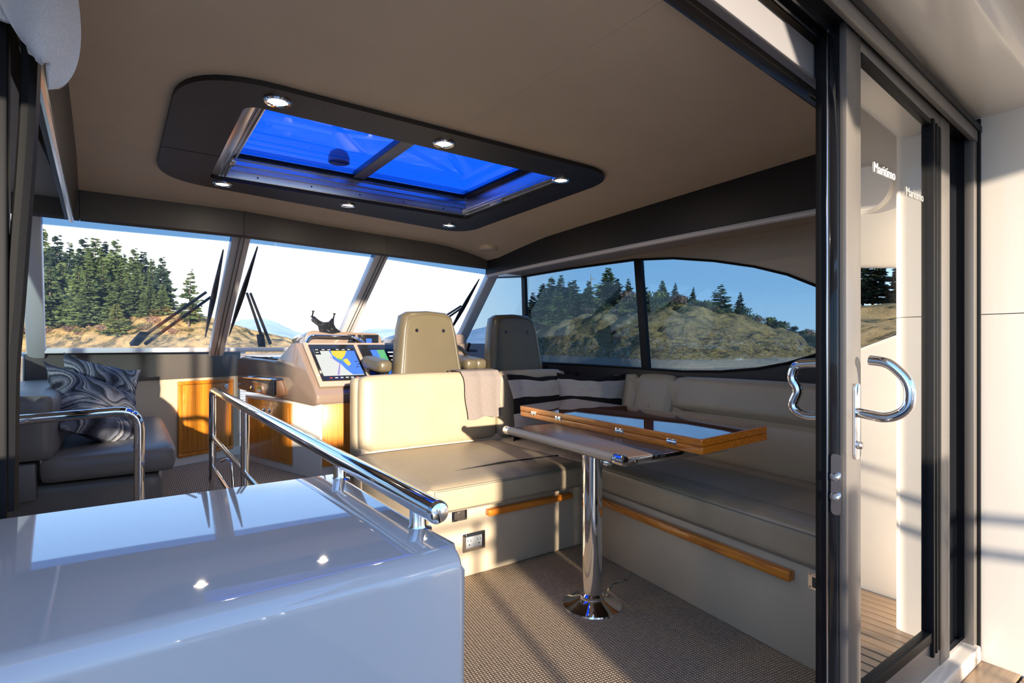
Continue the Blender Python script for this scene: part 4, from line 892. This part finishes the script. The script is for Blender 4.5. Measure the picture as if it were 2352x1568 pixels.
for z0, z1, nm in ((0, .0305, 'lower'), (.0325, .063, 'upper')):
    bm = B(); slab(bm, rpoly([(0, 0, z0), (.43, 0, z0), (.43, 1.45, z0), (0, 1.45, z0)], .012, 3), (0, 0, z1 - z0), .003); bm.transform(Mw)
    lf = new('table_leaf', bm, 'teak_y', tb)
bm = B(); slab(bm, rpoly([(.006, .006, .0625), (.424, .006, .0625), (.424, 1.444, .0625), (.006, 1.444, .0625)], .012, 3), (0, 0, .0012)); bm.transform(Mw); new('lacquered_face', bm, 'teak_gloss_top', lf)
for y in (.16, .50, 1.02, 1.28):
    bm = B(); box(bm, (-.003, y - .028, .020), (.001, y - .003, .044), .001); box(bm, (-.003, y + .003, .020), (.001, y + .028, .044), .001); tube(bm, [(-.003, y - .026, .032), (-.003, y + .026, .032)], .004, n=8); bm.transform(Mw); new('hinge', bm, 'chrome', lf)

# =================================================================== TOWEL, SPEAKER
tw = thing('towel', 'white terry towel hanging from the ceiling edge at top left', 'towel', (-.18, 1.5, 1.98))
def tw1(u, q):      # folded front flap, rounded lower tip
    v = .52 + .48 * q; tip = max(0, v - .62) / .38; w_ = (.054 + .024 * v) * ((max(0.0, 1 - tip ** 2.2)) ** .5 * .995 + .005)
    return V((-.207 + .070 * v + (u - .5) * 2 * w_, 1.500 + .016 * math.sin(u * 6 + q * 2) - .006 * q, 1.985 - .255 * q + .085 * (.5 - u) * q + .004 * math.sin(u * 14) * q))
bm = B(); sheet(bm, tw1, 24, 48, .010); new('cloth', bm, 'terry', tw, smooth=60)
def tw2(u, v): return V((-.292 + .10 * u, 1.515 + .008 * math.sin(u * 9), 1.99 - .165 * v - .01 * u))
bm = B(); sheet(bm, tw2, 10, 12, .010); new('back_fold', bm, 'terry', tw, smooth=60)
bm = B(); slab(bm, [(-.176, 1.512, 1.795), (-.160, 1.512, 1.783), (-.152, 1.512, 1.752), (-.168, 1.512, 1.760)], (0, .002, 0)); new('care_tag', bm, 'white_plastic', tw)
sk = thing('cockpit_speaker', 'round silver speaker on the cockpit wing reflected in door glass', 'speaker', (2.93, .22, 1.9))
bm = B(); lathe(bm, [(.118, 0), (.118, .012), (.105, .022), (.072, .020)], (2.93, .22, 1.905), (-1, 0, 0), 36); new('rim', bm, 'speaker_rim', sk)
bm = B(); lathe(bm, [(.072, .010), (.05, .017), (0, .020)], (2.93, .22, 1.905), (-1, 0, 0), 30); gl_ = new('grille', bm, 'speaker_grille', sk)
bm = B()
for a in range(-3, 4):
    for b in range(-3, 4):
        cy, cz = (a + .5 * (b % 2)) * .026, b * .0225
        if cy * cy + cz * cz < .06 ** 2: tube(bm, [(2.912, .22 + cy + .0145 * math.cos(R(30 + 60 * i)), 1.905 + cz + .0145 * math.sin(R(30 + 60 * i))) for i in range(7)], .0012, n=4, cap=False)
hx = new('hexagon_mesh', bm, 'white_plastic', gl_); hx['kind'] = 'stuff'

# =================================================================== WIPERS
def wiper(i, b0_, b1_, arms, label):
    o = .035; P = lambda s, t, d=0: ws(i, s, t, o + d)
    t_ = thing('windscreen_wiper', label, 'wiper', tuple(P(*arms[0][0])), 0, 'windscreen wipers')
    bm = B(); pts = [P(b0_[0] + (b1_[0] - b0_[0]) * k_ / 8, b0_[1] + (b1_[1] - b0_[1]) * k_ / 8) for k_ in range(9)]
    tube(bm, pts, [.005, .010, .014, .018, .020, .018, .014, .009, .004], n=8); new('blade', bm, 'black_rubber', t_)
    for a in arms:
        bm = B(); tube(bm, [P(*a[0], .02), P(*a[1], .03)], [.014, .010], n=8); new('arm', bm, 'black_rubber', t_)
    a = arms[0]; bm = B(); beam(bm, P(a[0][0] - .01, a[0][1] - .03, .02), P(a[0][0] + .05 * (1 if a[1][0] > a[0][0] else -1), a[0][1] + .09, .02), .06, .03, .006); new('pivot', bm, 'black_rubber', t_)
wiper(0, (.925, .86), (.925, .10), [((.49, .02), (.885, .50)), ((.55, .0), (.92, .46))], 'black windscreen wiper with two long arms on the port pane')
wiper(1, (.115, .90), (.085, .11), [((.38, .0), (.14, .50)), ((.43, .0), (.165, .50))], 'black windscreen wiper standing upright on the centre pane')
wiper(2, (.90, .86), (.90, .15), [((.55, .0), (.89, .50)), ((.62, .0), (.91, .48))], 'black windscreen wiper on the starboard pane behind the helm seat')

# =================================================================== OUTSIDE
def water_mat():
    m = mat('sea', (.010, .05, .09), .12); k = N(m); t = k.n('ShaderNodeTexCoord')
    no = k.n('ShaderNodeTexNoise', {'Vector': t.outputs['Object'], 'Scale': .9, 'Detail': 5}); bu = k.n('ShaderNodeBump', {'Height': no.outputs['Fac'], 'Strength': .35, 'Distance': .3}); k.l(bu.outputs[0], k.b.inputs['Normal'])
water_mat()
def rock_mat(name, grass, sc=.35):
    m = mat(name, (.3, .25, .18), .9, spec=.15); k = N(m); t = k.n('ShaderNodeTexCoord'); ge = k.n('ShaderNodeNewGeometry')
    mp = k.n('ShaderNodeMapping', {'Vector': t.outputs['Object'], 'Rotation': (R(20), R(35), R(25)), 'Scale': (1.0, 1.0, 2.6)})
    n1 = k.n('ShaderNodeTexNoise', {'Vector': mp.outputs[0], 'Scale': sc * 1.6, 'Detail': 9, 'Roughness': .74})
    vo = k.n('ShaderNodeTexVoronoi', {'Vector': mp.outputs[0], 'Scale': sc * 3.0}, feature='DISTANCE_TO_EDGE')
    rock = k.ramp(n1.outputs['Fac'], [(.34, (.035, .03, .025)), (.43, (.17, .13, .085)), (.51, (.40, .27, .095)), (.57, (.27, .215, .155)), (.68, (.56, .48, .38))])
    crack = k.ramp(vo.outputs['Distance'], [(0, (.12, .11, .10)), (.10, (1, 1, 1))])
    r2 = k.n('ShaderNodeMix', {0: .8, 6: rock, 7: crack}, data_type='RGBA', blend_type='MULTIPLY')
    n2 = k.n('ShaderNodeTexNoise', {'Vector': t.outputs['Object'], 'Scale': .30, 'Detail': 9, 'Roughness': .7})
    gr_ = k.ramp(n2.outputs['Fac'], [(.40, (.045, .052, .022)), (.50, grass), (.60, tuple(min(1, c * 1.35) for c in grass)), (.75, (.16, .13, .05))])
    sx = k.n('ShaderNodeSeparateXYZ', {0: ge.outputs['Position']})
    hz = k.n('ShaderNodeMath', {0: n2.outputs['Fac'], 1: 9.0, 2: sx.outputs['Z']}, operation='MULTIPLY_ADD')
    gm = k.n('ShaderNodeMapRange', {'Value': hz.outputs[0], 'From Min': (6.2 if name == 'bluff' else 3.0), 'From Max': (10.5 if name == 'bluff' else 6.5)})
    c1 = k.n('ShaderNodeMix', {0: gm.outputs[0], 6: r2.outputs[2], 7: gr_}, data_type='RGBA')
    n3 = k.n('ShaderNodeTexNoise', {'Vector': mp.outputs[0], 'Scale': .22, 'Detail': 9, 'Roughness': .75})
    sn = k.ramp(n3.outputs['Fac'], [(.655, (0, 0, 0)), (.68, (1, 1, 1))])
    c2 = k.n('ShaderNodeMix', {0: sn, 6: c1.outputs[2], 7: (.85, .88, .92, 1)}, data_type='RGBA')
    sh = k.n('ShaderNodeMath', {0: n1.outputs['Fac'], 1: 1.2, 2: sx.outputs['Z']}, operation='MULTIPLY_ADD')
    sm = k.n('ShaderNodeMapRange', {'Value': sh.outputs[0], 'From Min': .25, 'From Max': .0})
    c3 = k.n('ShaderNodeMix', {0: sm.outputs[0], 6: (c2.outputs[2] if name == 'bluff' else c1.outputs[2]), 7: (.34, .29, .25, 1)}, data_type='RGBA')
    k.l(c3.outputs[2], k.b.inputs['Base Color'])
    bu = k.n('ShaderNodeBump', {'Height': n1.outputs['Fac'], 'Strength': .9, 'Distance': .8}); k.l(bu.outputs[0], k.b.inputs['Normal'])
rock_mat('bluff', (.30, .22, .10)); rock_mat('islet_ground', (.42, .29, .12))
def foliage(name, c):
    m = mat(name, c, .8, spec=.2); k = N(m); t = k.n('ShaderNodeTexCoord'); no = k.n('ShaderNodeTexNoise', {'Vector': t.outputs['Object'], 'Scale': 1.1, 'Detail': 4})
    oi = k.n('ShaderNodeObjectInfo'); ad = k.n('ShaderNodeMath', {0: oi.outputs['Random'], 1: .25, 2: no.outputs['Fac']}, operation='MULTIPLY_ADD')
    k.l(k.ramp(ad.outputs[0], [(.30, tuple(x * .45 for x in c)), (.55, c), (.85, tuple(min(1, x * 1.8) for x in c))]), k.b.inputs['Base Color'])
foliage('needles', (.060, .085, .030)); foliage('needles_dark', (.030, .050, .028)); foliage('shrub_leaf', (.075, .085, .032)); foliage('heather', (.13, .085, .065)); foliage('light_pine', (.13, .15, .045))
mat('bark', (.12, .085, .06), .9); mat('dead_wood', (.30, .22, .16), .9)
mat('mountain', (.33, .46, .62), .9, spec=0)  # pale blue distance haze is put into the base colour
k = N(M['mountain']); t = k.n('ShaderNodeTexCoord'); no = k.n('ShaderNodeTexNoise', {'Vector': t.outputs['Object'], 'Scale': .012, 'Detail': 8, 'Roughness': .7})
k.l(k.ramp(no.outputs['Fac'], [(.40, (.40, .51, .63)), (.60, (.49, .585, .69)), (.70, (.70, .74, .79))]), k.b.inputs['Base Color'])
bm = B(); box(bm, (-9000, -9000, -1.5), (9000, 9000, -1.4)); o = struct('sea', bm, 'sea', smooth=0); o['label'] = 'blue sea around the boat'
def catmull(p, t):
    n_ = len(p) - 1; f = t * n_; i = min(int(f), n_ - 1); q = f - i
    a, b, c, d = p[max(i - 1, 0)], p[i], p[i + 1], p[min(i + 2, n_)]
    return V([.5 * (2 * b[j] + (c[j] - a[j]) * q + (2 * a[j] - 5 * b[j] + 4 * c[j] - d[j]) * q * q + (3 * b[j] - a[j] - 3 * c[j] + d[j]) * q ** 3) for j in range(3)])
BV = {}
def hill(name, m, shore, ridge, back, nu, nv, amp, seed, steep=.55):
    shore = [(x, y, -1.6) for x, y in shore]
    bm = B(); g = []
    for i in range(nu + 1):
        s, r_, b = catmull(shore, i / nu), catmull(ridge, i / nu), catmull(back, i / nu); row = []
        for j in range(nv + 1):
            t_ = j / nv
            if t_ < .7:
                q = t_ / .7; p = s.lerp(r_, q); p.z = s.z + (r_.z - s.z) * (q ** steep)
            else:
                q = (t_ - .7) / .3; p = r_.lerp(b, q)
            e_ = min(1, t_ * 6) * (1 if t_ < .65 else .35)
            d = V((noise.fractal(p * .16 + V((seed, 0, 0)), 1, 2, 5), noise.fractal(p * .16 + V((0, seed, 0)), 1, 2, 5), .7 * noise.fractal(p * .2 + V((0, 0, seed)), 1, 2, 5))) * amp * e_
            cr = abs(noise.noise(V((p.x * .25 + p.z * .5, p.y * .25 + p.z * .3, seed)))) * amp * .9 * e_
            row.append(bm.verts.new(p + d + V((0, 0, -cr))))
        g.append(row)
    for i in range(nu):
        for j in range(nv): bm.faces.new((g[i][j], g[i + 1][j], g[i + 1][j + 1], g[i][j + 1]))
    BV[name] = BVHTree.FromBMesh(bm)
    return struct(name, bm, m, smooth=30)
h1 = hill('islet', 'islet_ground', [(-34.7, 169.2), (-21.3, 152.3), (-14.4, 145.0), (-6.4, 136.9), (0.6, 129.4), (7.4, 122.2), (12.8, 118.3), (19.0, 118.9), (26.4, 123.4), (33.4, 129.5)],
     [(-40.6, 197.9, 8.1), (-25.1, 179.5, 8.4), (-17.1, 171.4, 8.7), (-7.6, 162.2, 9.0), (0.7, 153.9, 9.9), (8.8, 145.7, 9.0), (15.3, 141.1, 7.6), (22.5, 140.9, 5.3), (31.0, 144.7, 3.7), (38.7, 150.2, 2.0)],
     [(-52.4, 255.2, 9.8), (-32.7, 233.9, 10.4), (-22.3, 224.1, 10.8), (-10.0, 212.9, 11.2), (1.0, 202.7, 11.9), (11.7, 192.7, 10.5), (20.2, 186.6, 8.4), (29.5, 185.0, 5.6), (40.1, 187.3, 3.5), (49.4, 191.7, 1.4)], 170, 56, 1.1, 3.3, .75)
h1['label'] = 'grassy wooded islet shore beyond the windscreen'
h2 = hill('headland', 'bluff', [(59.9, 89.9), (57.9, 77.9), (56.1, 69.3), (54.3, 59.6), (52.1, 51.3), (49.5, 44.6), (50.5, 39.0), (55.0, 37.0), (63.3, 36.0), (76.4, 36.6), (93.7, 36.6), (118.4, 32.6)],
     [(73.2, 109.9, 1.5), (72.2, 97.1, 6.0), (71.2, 88.0, 8.6), (70.6, 77.5, 9.4), (69.5, 68.4, 8.6), (67.8, 61.1, 8.1), (70.4, 54.3, 7.9), (76.3, 51.3, 6.5), (86.3, 49.2, 4.8), (101.2, 48.4, 3.1), (120.5, 47.0, 2.4), (148.3, 40.8, 1.9)],
     [(93.1, 139.9, 1.3), (93.7, 126.0, 7.2), (93.9, 116.1, 10.8), (95.0, 104.3, 11.6), (95.6, 94.1, 10.8), (95.2, 85.8, 10.1), (100.3, 77.3, 9.8), (108.3, 72.8, 8.1), (120.9, 68.8, 5.7), (138.3, 66.2, 3.2), (160.7, 62.7, 2.2), (193.2, 53.1, 1.5)], 260, 80, 1.7, 8.1, .62)
h2['label'] = 'rocky headland with snow patches beyond the side window'
h3 = hill('wooded_shore', 'islet_ground', [(60, 0), (58, -14), (60, -28), (66, -45), (75, -65)], [(85, 4, 5), (84, -14, 6), (86, -30, 7), (92, -48, 7), (100, -66, 7)], [(120, 4, 8), (120, -16, 9), (120, -32, 9), (125, -50, 9), (135, -68, 9)], 40, 20, .8, 5.5, .7)
h3['label'] = 'dark wooded shore abeam, mirrored in the door glass'
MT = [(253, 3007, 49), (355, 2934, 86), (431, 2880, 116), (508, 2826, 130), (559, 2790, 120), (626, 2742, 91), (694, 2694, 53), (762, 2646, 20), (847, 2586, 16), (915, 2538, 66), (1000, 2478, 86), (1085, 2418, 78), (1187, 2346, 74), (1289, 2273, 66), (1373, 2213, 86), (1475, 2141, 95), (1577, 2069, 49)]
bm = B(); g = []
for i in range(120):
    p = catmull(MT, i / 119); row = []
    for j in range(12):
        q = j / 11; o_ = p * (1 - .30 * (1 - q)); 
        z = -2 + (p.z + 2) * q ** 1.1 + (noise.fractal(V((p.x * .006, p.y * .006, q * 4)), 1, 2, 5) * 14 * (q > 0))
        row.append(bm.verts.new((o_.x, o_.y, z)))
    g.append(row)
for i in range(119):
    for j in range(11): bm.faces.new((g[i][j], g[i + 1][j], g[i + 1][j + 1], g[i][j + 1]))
o = struct('mountains', bm, 'mountain'); o['label'] = 'distant mountains coloured pale blue for haze'
def ground(name, x, y):
    r_ = BV[name].ray_cast(V((x, y, 60)), V((0, 0, -1)))
    return r_[0].z if r_[0] else 0
# conifer meshes of unit height, crown and trunk apart
def conifer(seed, width, lean=0., open_=0., whorls=34, start=.10):
    rnd = random.Random(seed); vs, fs = [], []
    for w_ in range(whorls):
        h = start + (1 - start) * (w_ + rnd.random() * .6) / whorls; q = min(1, (h - start) / (1 - start))
        rad = width * ((1 - q) ** .95) * (.7 + .3 * math.sin(q * 9 + seed) ** 2) + .008
        nb_ = 6 if q < .7 else 4
        for b in range(nb_):
            if rnd.random() < open_: continue
            a = rnd.random() * 2 * PI; L_ = rad * (.45 + .75 * rnd.random()); h0 = h + (rnd.random() - .5) * .03; dr_ = -.35 + .55 * q + rnd.uniform(-.15, .15)
            ns = 3 + int(4 * (1 - q)); c, sn = math.cos(a), math.sin(a)
            for s in range(ns):
                f0 = .15 + .85 * s / ns; r0 = L_ * f0; sag = dr_ * L_ * f0 + .22 * L_ * f0 * f0; sz = (.022 + .035 * (1 - q)) * (width / .2) ** .5 * (.6 + .8 * rnd.random()); x0, y0, z0 = c * r0 + lean * h, sn * r0, h0 + sag
                for tw_ in (-1, 1, 0):
                    aa = a + tw_ * rnd.uniform(.5, 1.1); d = V((math.cos(aa), math.sin(aa), rnd.uniform(-.45, .15))); n_ = V((rnd.gauss(0, 1), rnd.gauss(0, 1), rnd.gauss(0, 1))); n_ = (n_ - d * n_.dot(d)).normalized(); i0 = len(vs); o = V((x0, y0, z0)); w2 = sz * .30
                    vs += [tuple(o - n_ * w2 * .5), tuple(o + n_ * w2 * .5), tuple(o + d * sz * .6 + n_ * w2), tuple(o + d * sz * 1.3), tuple(o + d * sz * .6 - n_ * w2)]
                    fs.append((i0, i0 + 1, i0 + 2, i0 + 3, i0 + 4))
    me = bpy.data.meshes.new('crown'); me.from_pydata(vs, [], fs); me.update()
    bm = B(); tube(bm, [(0, 0, -.08), (lean * .4, 0, .4), (lean, 0, .97)], [.018, .011, .002], n=6); mt_ = bpy.data.meshes.new('trunk'); bm.to_mesh(mt_); bm.free(); mt_.materials.append(M['bark'])
    return me, mt_
def with_mat(me, m_):
    c = me.copy(); c.materials.append(M[m_]); return c
CF = [conifer(1, .20, 0, 0, 44), conifer(2, .24, .02, 0, 44), conifer(3, .18, 0, .1, 34), conifer(4, .28, -.02, .12, 34, .14), conifer(5, .24, .06, .35, 26, .2), conifer(6, .36, .03, .3, 26, .12)]
CM = {(i, m_): with_mat(c[0], m_) for i, c in enumerate(CF) for m_ in ('needles', 'needles_dark', 'light_pine')}
def tree(i, m_, x, y, z0, h, label, group, wscale=1.0):
    t_ = thing('conifer', label, 'tree', (x, y, z0), random.random() * 6.28, group); t_.scale = (h * wscale, h * wscale, h)
    for nm, me in (('crown', CM[i, m_]), ('trunk', CF[i][1])):
        o = bpy.data.objects.new(nm, me); COL.objects.link(o); o.parent = t_
    return t_
LT = [(-17.0, 177.5, 29.8), (-14.0, 171.7, 27.9), (-11.8, 177.4, 27.1), (-9.0, 170.6, 27.6), (-6.5, 163.9, 26.8), (-4.5, 169.8, 26.9), (-2.5, 162.3, 26.6), (-0.6, 164.6, 23.6), (1.2, 158.4, 24.3), (3.1, 162.0, 24.2), (5.0, 155.7, 21.6), (6.5, 149.8, 21.6), (8.1, 151.1, 16.8), (-12.2, 160.6, 20.3), (-13.6, 156.6, 18.5), (-8.8, 155.7, 19.0), (-6.6, 149.3, 17.3), (-4.5, 155.1, 20.3), (-0.9, 148.9, 17.7), (1.7, 148.3, 18.2), (4.2, 144.0, 15.8), (6.5, 144.9, 14.9)]
for i, (x, y, zt_) in enumerate(LT):
    g0 = ground('islet', x, y) - .3
    tree((0, 1, 2, 1, 3)[i % 5], ('needles_dark' if i < 13 and i % 2 else 'needles'), x, y, g0, zt_ - g0, ('tall dark conifer in the back row of the islet stand, against the sky' if i < 13 else 'shorter sunlit conifer in the front row of the islet stand'), ('back' if i < 13 else 'front') + ' row conifers of the islet stand', 1.25 if i < 13 else 1.45)
x, y, zt_ = (10.7, 134.6, 17.5); g0 = ground('islet', x, y) - .3; tree(4, 'needles', x, y, g0, zt_ - g0, 'lone wind-bent conifer standing right of the islet stand', None)
x, y = (11.6, 136.3); g0 = ground('islet', x, y) - .3; tree(5, 'needles', x, y, g0, 10.5 - g0, 'low spreading conifer at the foot of the lone bent tree', None, 1.3)
x, y = (-1.6, 141.0); g0 = ground('islet', x, y) - .3; tree(3, 'light_pine', x, y, g0, 7.2, 'short bright green pine in front of the islet stand', None, 1.7)
RT = [(68.3, 88.9, 12.0, 2, 1.2), (67.3, 84.6, 13.3, 0, 1.2), (67.3, 82.2, 14.3, 1, 1.2), (67.1, 78.7, 14.4, 2, 1.2), (67.2, 76.2, 12.9, 1, 1.2), (63.3, 75.3, 11.0, 3, 1.4), (70.6, 70.1, 15.1, 3, 1.15), (69.2, 66.2, 12.7, 1, 1.2), (72.3, 66.5, 12.9, 2, 1.0), (73.5, 64.4, 12.8, 2, 1.1), (73.7, 63.0, 10.6, 0, 1.0), (75.6, 61.7, 12.3, 3, 1.0), (76.5, 59.8, 11.8, 2, 1.0), (78.2, 57.4, 11.0, 2, .9), (80.2, 53.5, 11.3, 5, 1.0), (84.6, 52.8, 10.1, 2, 1.0)]
RL = ['dark conifer in the dense clump at the left end of the headland'] * 6 + ['largest broad conifer on the headland, between the two black window bars', 'conifer tight against the right side of the largest headland conifer', 'conifer seen just left of the wide black window bar', 'conifer half hidden behind the wide black window bar', 'small conifer just right of the wide black window bar', 'ragged topped conifer on the ridge, first right of the bar pair', 'pointed conifer close right of the ragged topped one', 'slim isolated conifer midway along the headland ridge', 'wide spreading conifer on the right part of the headland ridge', 'narrow conifer next to the wide spreading one']
for (x, y, zt_, i, ws_), lb in zip(RT, RL):
    g0 = ground('headland', x, y) - .3
    tree(i, 'needles_dark' if i < 3 else 'needles', x, y, g0, max(2.5, zt_ - g0), lb, 'conifers of the headland clump' if lb == RL[0] else None, ws_ * 1.6)
for i in range(5):
    x, y = 62.5 + i * .9, 82 - i * 3.0; g0 = ground('headland', x, y) - .3
    tree((1, 3)[i % 2], 'needles_dark', x, y, g0, 6.0 + (i % 2), 'dark conifer in the dense clump at the left end of the headland', 'conifers of the headland clump', 1.5)
sn = thing('dead_tree', 'bare brown snag on the headland left of the largest conifer', 'tree', (67.5, 71.0, ground('headland', 67.5, 71.0)))
zg = ground('headland', 67.5, 71.0); bm = B(); tube(bm, [(67.5, 71, zg - .4), (67.55, 71, zg + 2.5), (67.5, 71.02, 13.9)], [.22, .15, .05], n=7); new('trunk', bm, 'dead_wood', sn)
for dz, dx, dy in ((.62, -1.0, .5), (.78, -.7, .4), (.85, .7, -.4), (.45, .9, -.5)):
    z = zg + (13.9 - zg) * dz; bm = B(); tube(bm, [(67.5, 71, z), (67.5 + dx * .6, 71 + dy * .6, z + .1), (67.5 + dx, 71 + dy, z - .1)], [.07, .05, .02], n=5); new('branch', bm, 'dead_wood', sn)
# shrubs: leaf clusters on short stems
def shrub_mesh(seed, m_):
    rnd = random.Random(seed); vs, fs = [], []
    lobes = [(rnd.uniform(-.5, .5), rnd.uniform(-.5, .5), rnd.uniform(.15, .5), rnd.uniform(.3, .5)) for _ in range(7)]
    for _ in range(520):
        cx, cy, cz, r_ = rnd.choice(lobes); d = V((rnd.gauss(0, 1), rnd.gauss(0, 1), rnd.gauss(0, 1))).normalized() * r_ * (.7 + .4 * rnd.random())
        p = V((cx, cy, max(.0, cz + d.z * .8))) + V((d.x, d.y, 0)); n1 = V((rnd.gauss(0, 1), rnd.gauss(0, 1), rnd.gauss(0, .6))).normalized(); n2 = n1.cross(d).normalized() if d.length else V((1, 0, 0)); s = .05 + .07 * rnd.random(); i0 = len(vs)
        vs += [tuple(p - n1 * s), tuple(p + n2 * s * .6), tuple(p + n1 * s), tuple(p - n2 * s * .6)]; fs.append((i0, i0 + 1, i0 + 2, i0 + 3))
    me = bpy.data.meshes.new('leaves'); me.from_pydata(vs, [], fs); me.materials.append(M[m_]); me.update()
    bm = B(); tube(bm, [(0, 0, -.25), (0, 0, .3)], [.05, .03], n=5); st_ = bpy.data.meshes.new('stem'); bm.to_mesh(st_); bm.free(); st_.materials.append(M['bark']); return me, st_
SH = [shrub_mesh(1, 'shrub_leaf'), shrub_mesh(2, 'shrub_leaf'), shrub_mesh(3, 'heather'), shrub_mesh(4, 'needles_dark')]
def shrub(i, x, y, hn, sc_, label, group):
    t_ = thing('shrub', label, 'bush', (x, y, ground(hn, x, y)), random.random() * 6, group); t_.scale = (sc_, sc_, sc_)
    for nm, me in zip(('leaves', 'stem'), SH[i]):
        o = bpy.data.objects.new(nm, me); COL.objects.link(o); o.parent = t_
rr_ = [(73.2, 109.9), (72.2, 97.1), (71.2, 88.0), (70.6, 77.5), (69.5, 68.4), (67.8, 61.1), (70.4, 54.3), (76.3, 51.3), (86.3, 49.2), (101.2, 48.4)]
for i in range(72):
    q = .18 + .80 * (i % 46) / 45; p = catmull([(a, b, 0) for a, b in rr_], q); n_ = random.uniform(-3.4, 2.0) if i < 46 else random.uniform(-9, -3); d = V((p.x, p.y, 0)).normalized() * n_
    i_ = (0, 3, 1, 2, 0, 3)[i % 6]; far = q > .8
    shrub(i_, p.x + d.x, p.y + d.y, 'headland', random.uniform(1.3, 2.7) * (1.0 if q < .7 else .7) * (1 if i < 46 else .6), ('reddish' if i_ == 2 else 'dark green') + ' shrub ' + ('on the ridge' if i < 46 else 'on the steep face') + ' of the rocky headland', ('reddish' if i_ == 2 else 'green') + ' shrubs ' + ('on the headland ridge' if i < 46 else 'on the headland face'))
for i in range(20):
    q = .05 + .7 * i / 19; p = catmull([(-25.1, 165, 0), (-14, 153, 0), (-5, 146, 0), (4, 139, 0), (12, 131, 0), (22, 131, 0)], q)
    shrub((2, 0, 2, 1)[i % 4], p.x + random.uniform(-1, 1), p.y + random.uniform(-2, 4), 'islet', random.uniform(1.0, 2.3), ('reddish bare shrub' if i % 2 == 0 else 'olive green shrub') + ' in the dry grass below the islet stand', ('reddish' if i % 2 == 0 else 'olive') + ' shrubs on the islet slope')
bm = B(); tube(bm, [(63.0, 60.5, ground('headland', 63, 60.5) + .2), (64.8, 64.8, ground('headland', 64.8, 64.8) + .4)], .14, n=7); tag(new('fallen_log', bm, 'dead_wood'), 'pale fallen log lying on the headland slope', 'log')
for i in range(26):
    x, y = 84 + random.uniform(-4, 14), 4 - i * 2.4; g0 = ground('wooded_shore', x, y) - .3
    tree((0, 1, 2)[i % 3], 'needles_dark', x, y, g0, random.uniform(6, 10), 'dark conifer of the wooded shore mirrored in the door glass', 'conifers of the mirrored shore', 1.3)
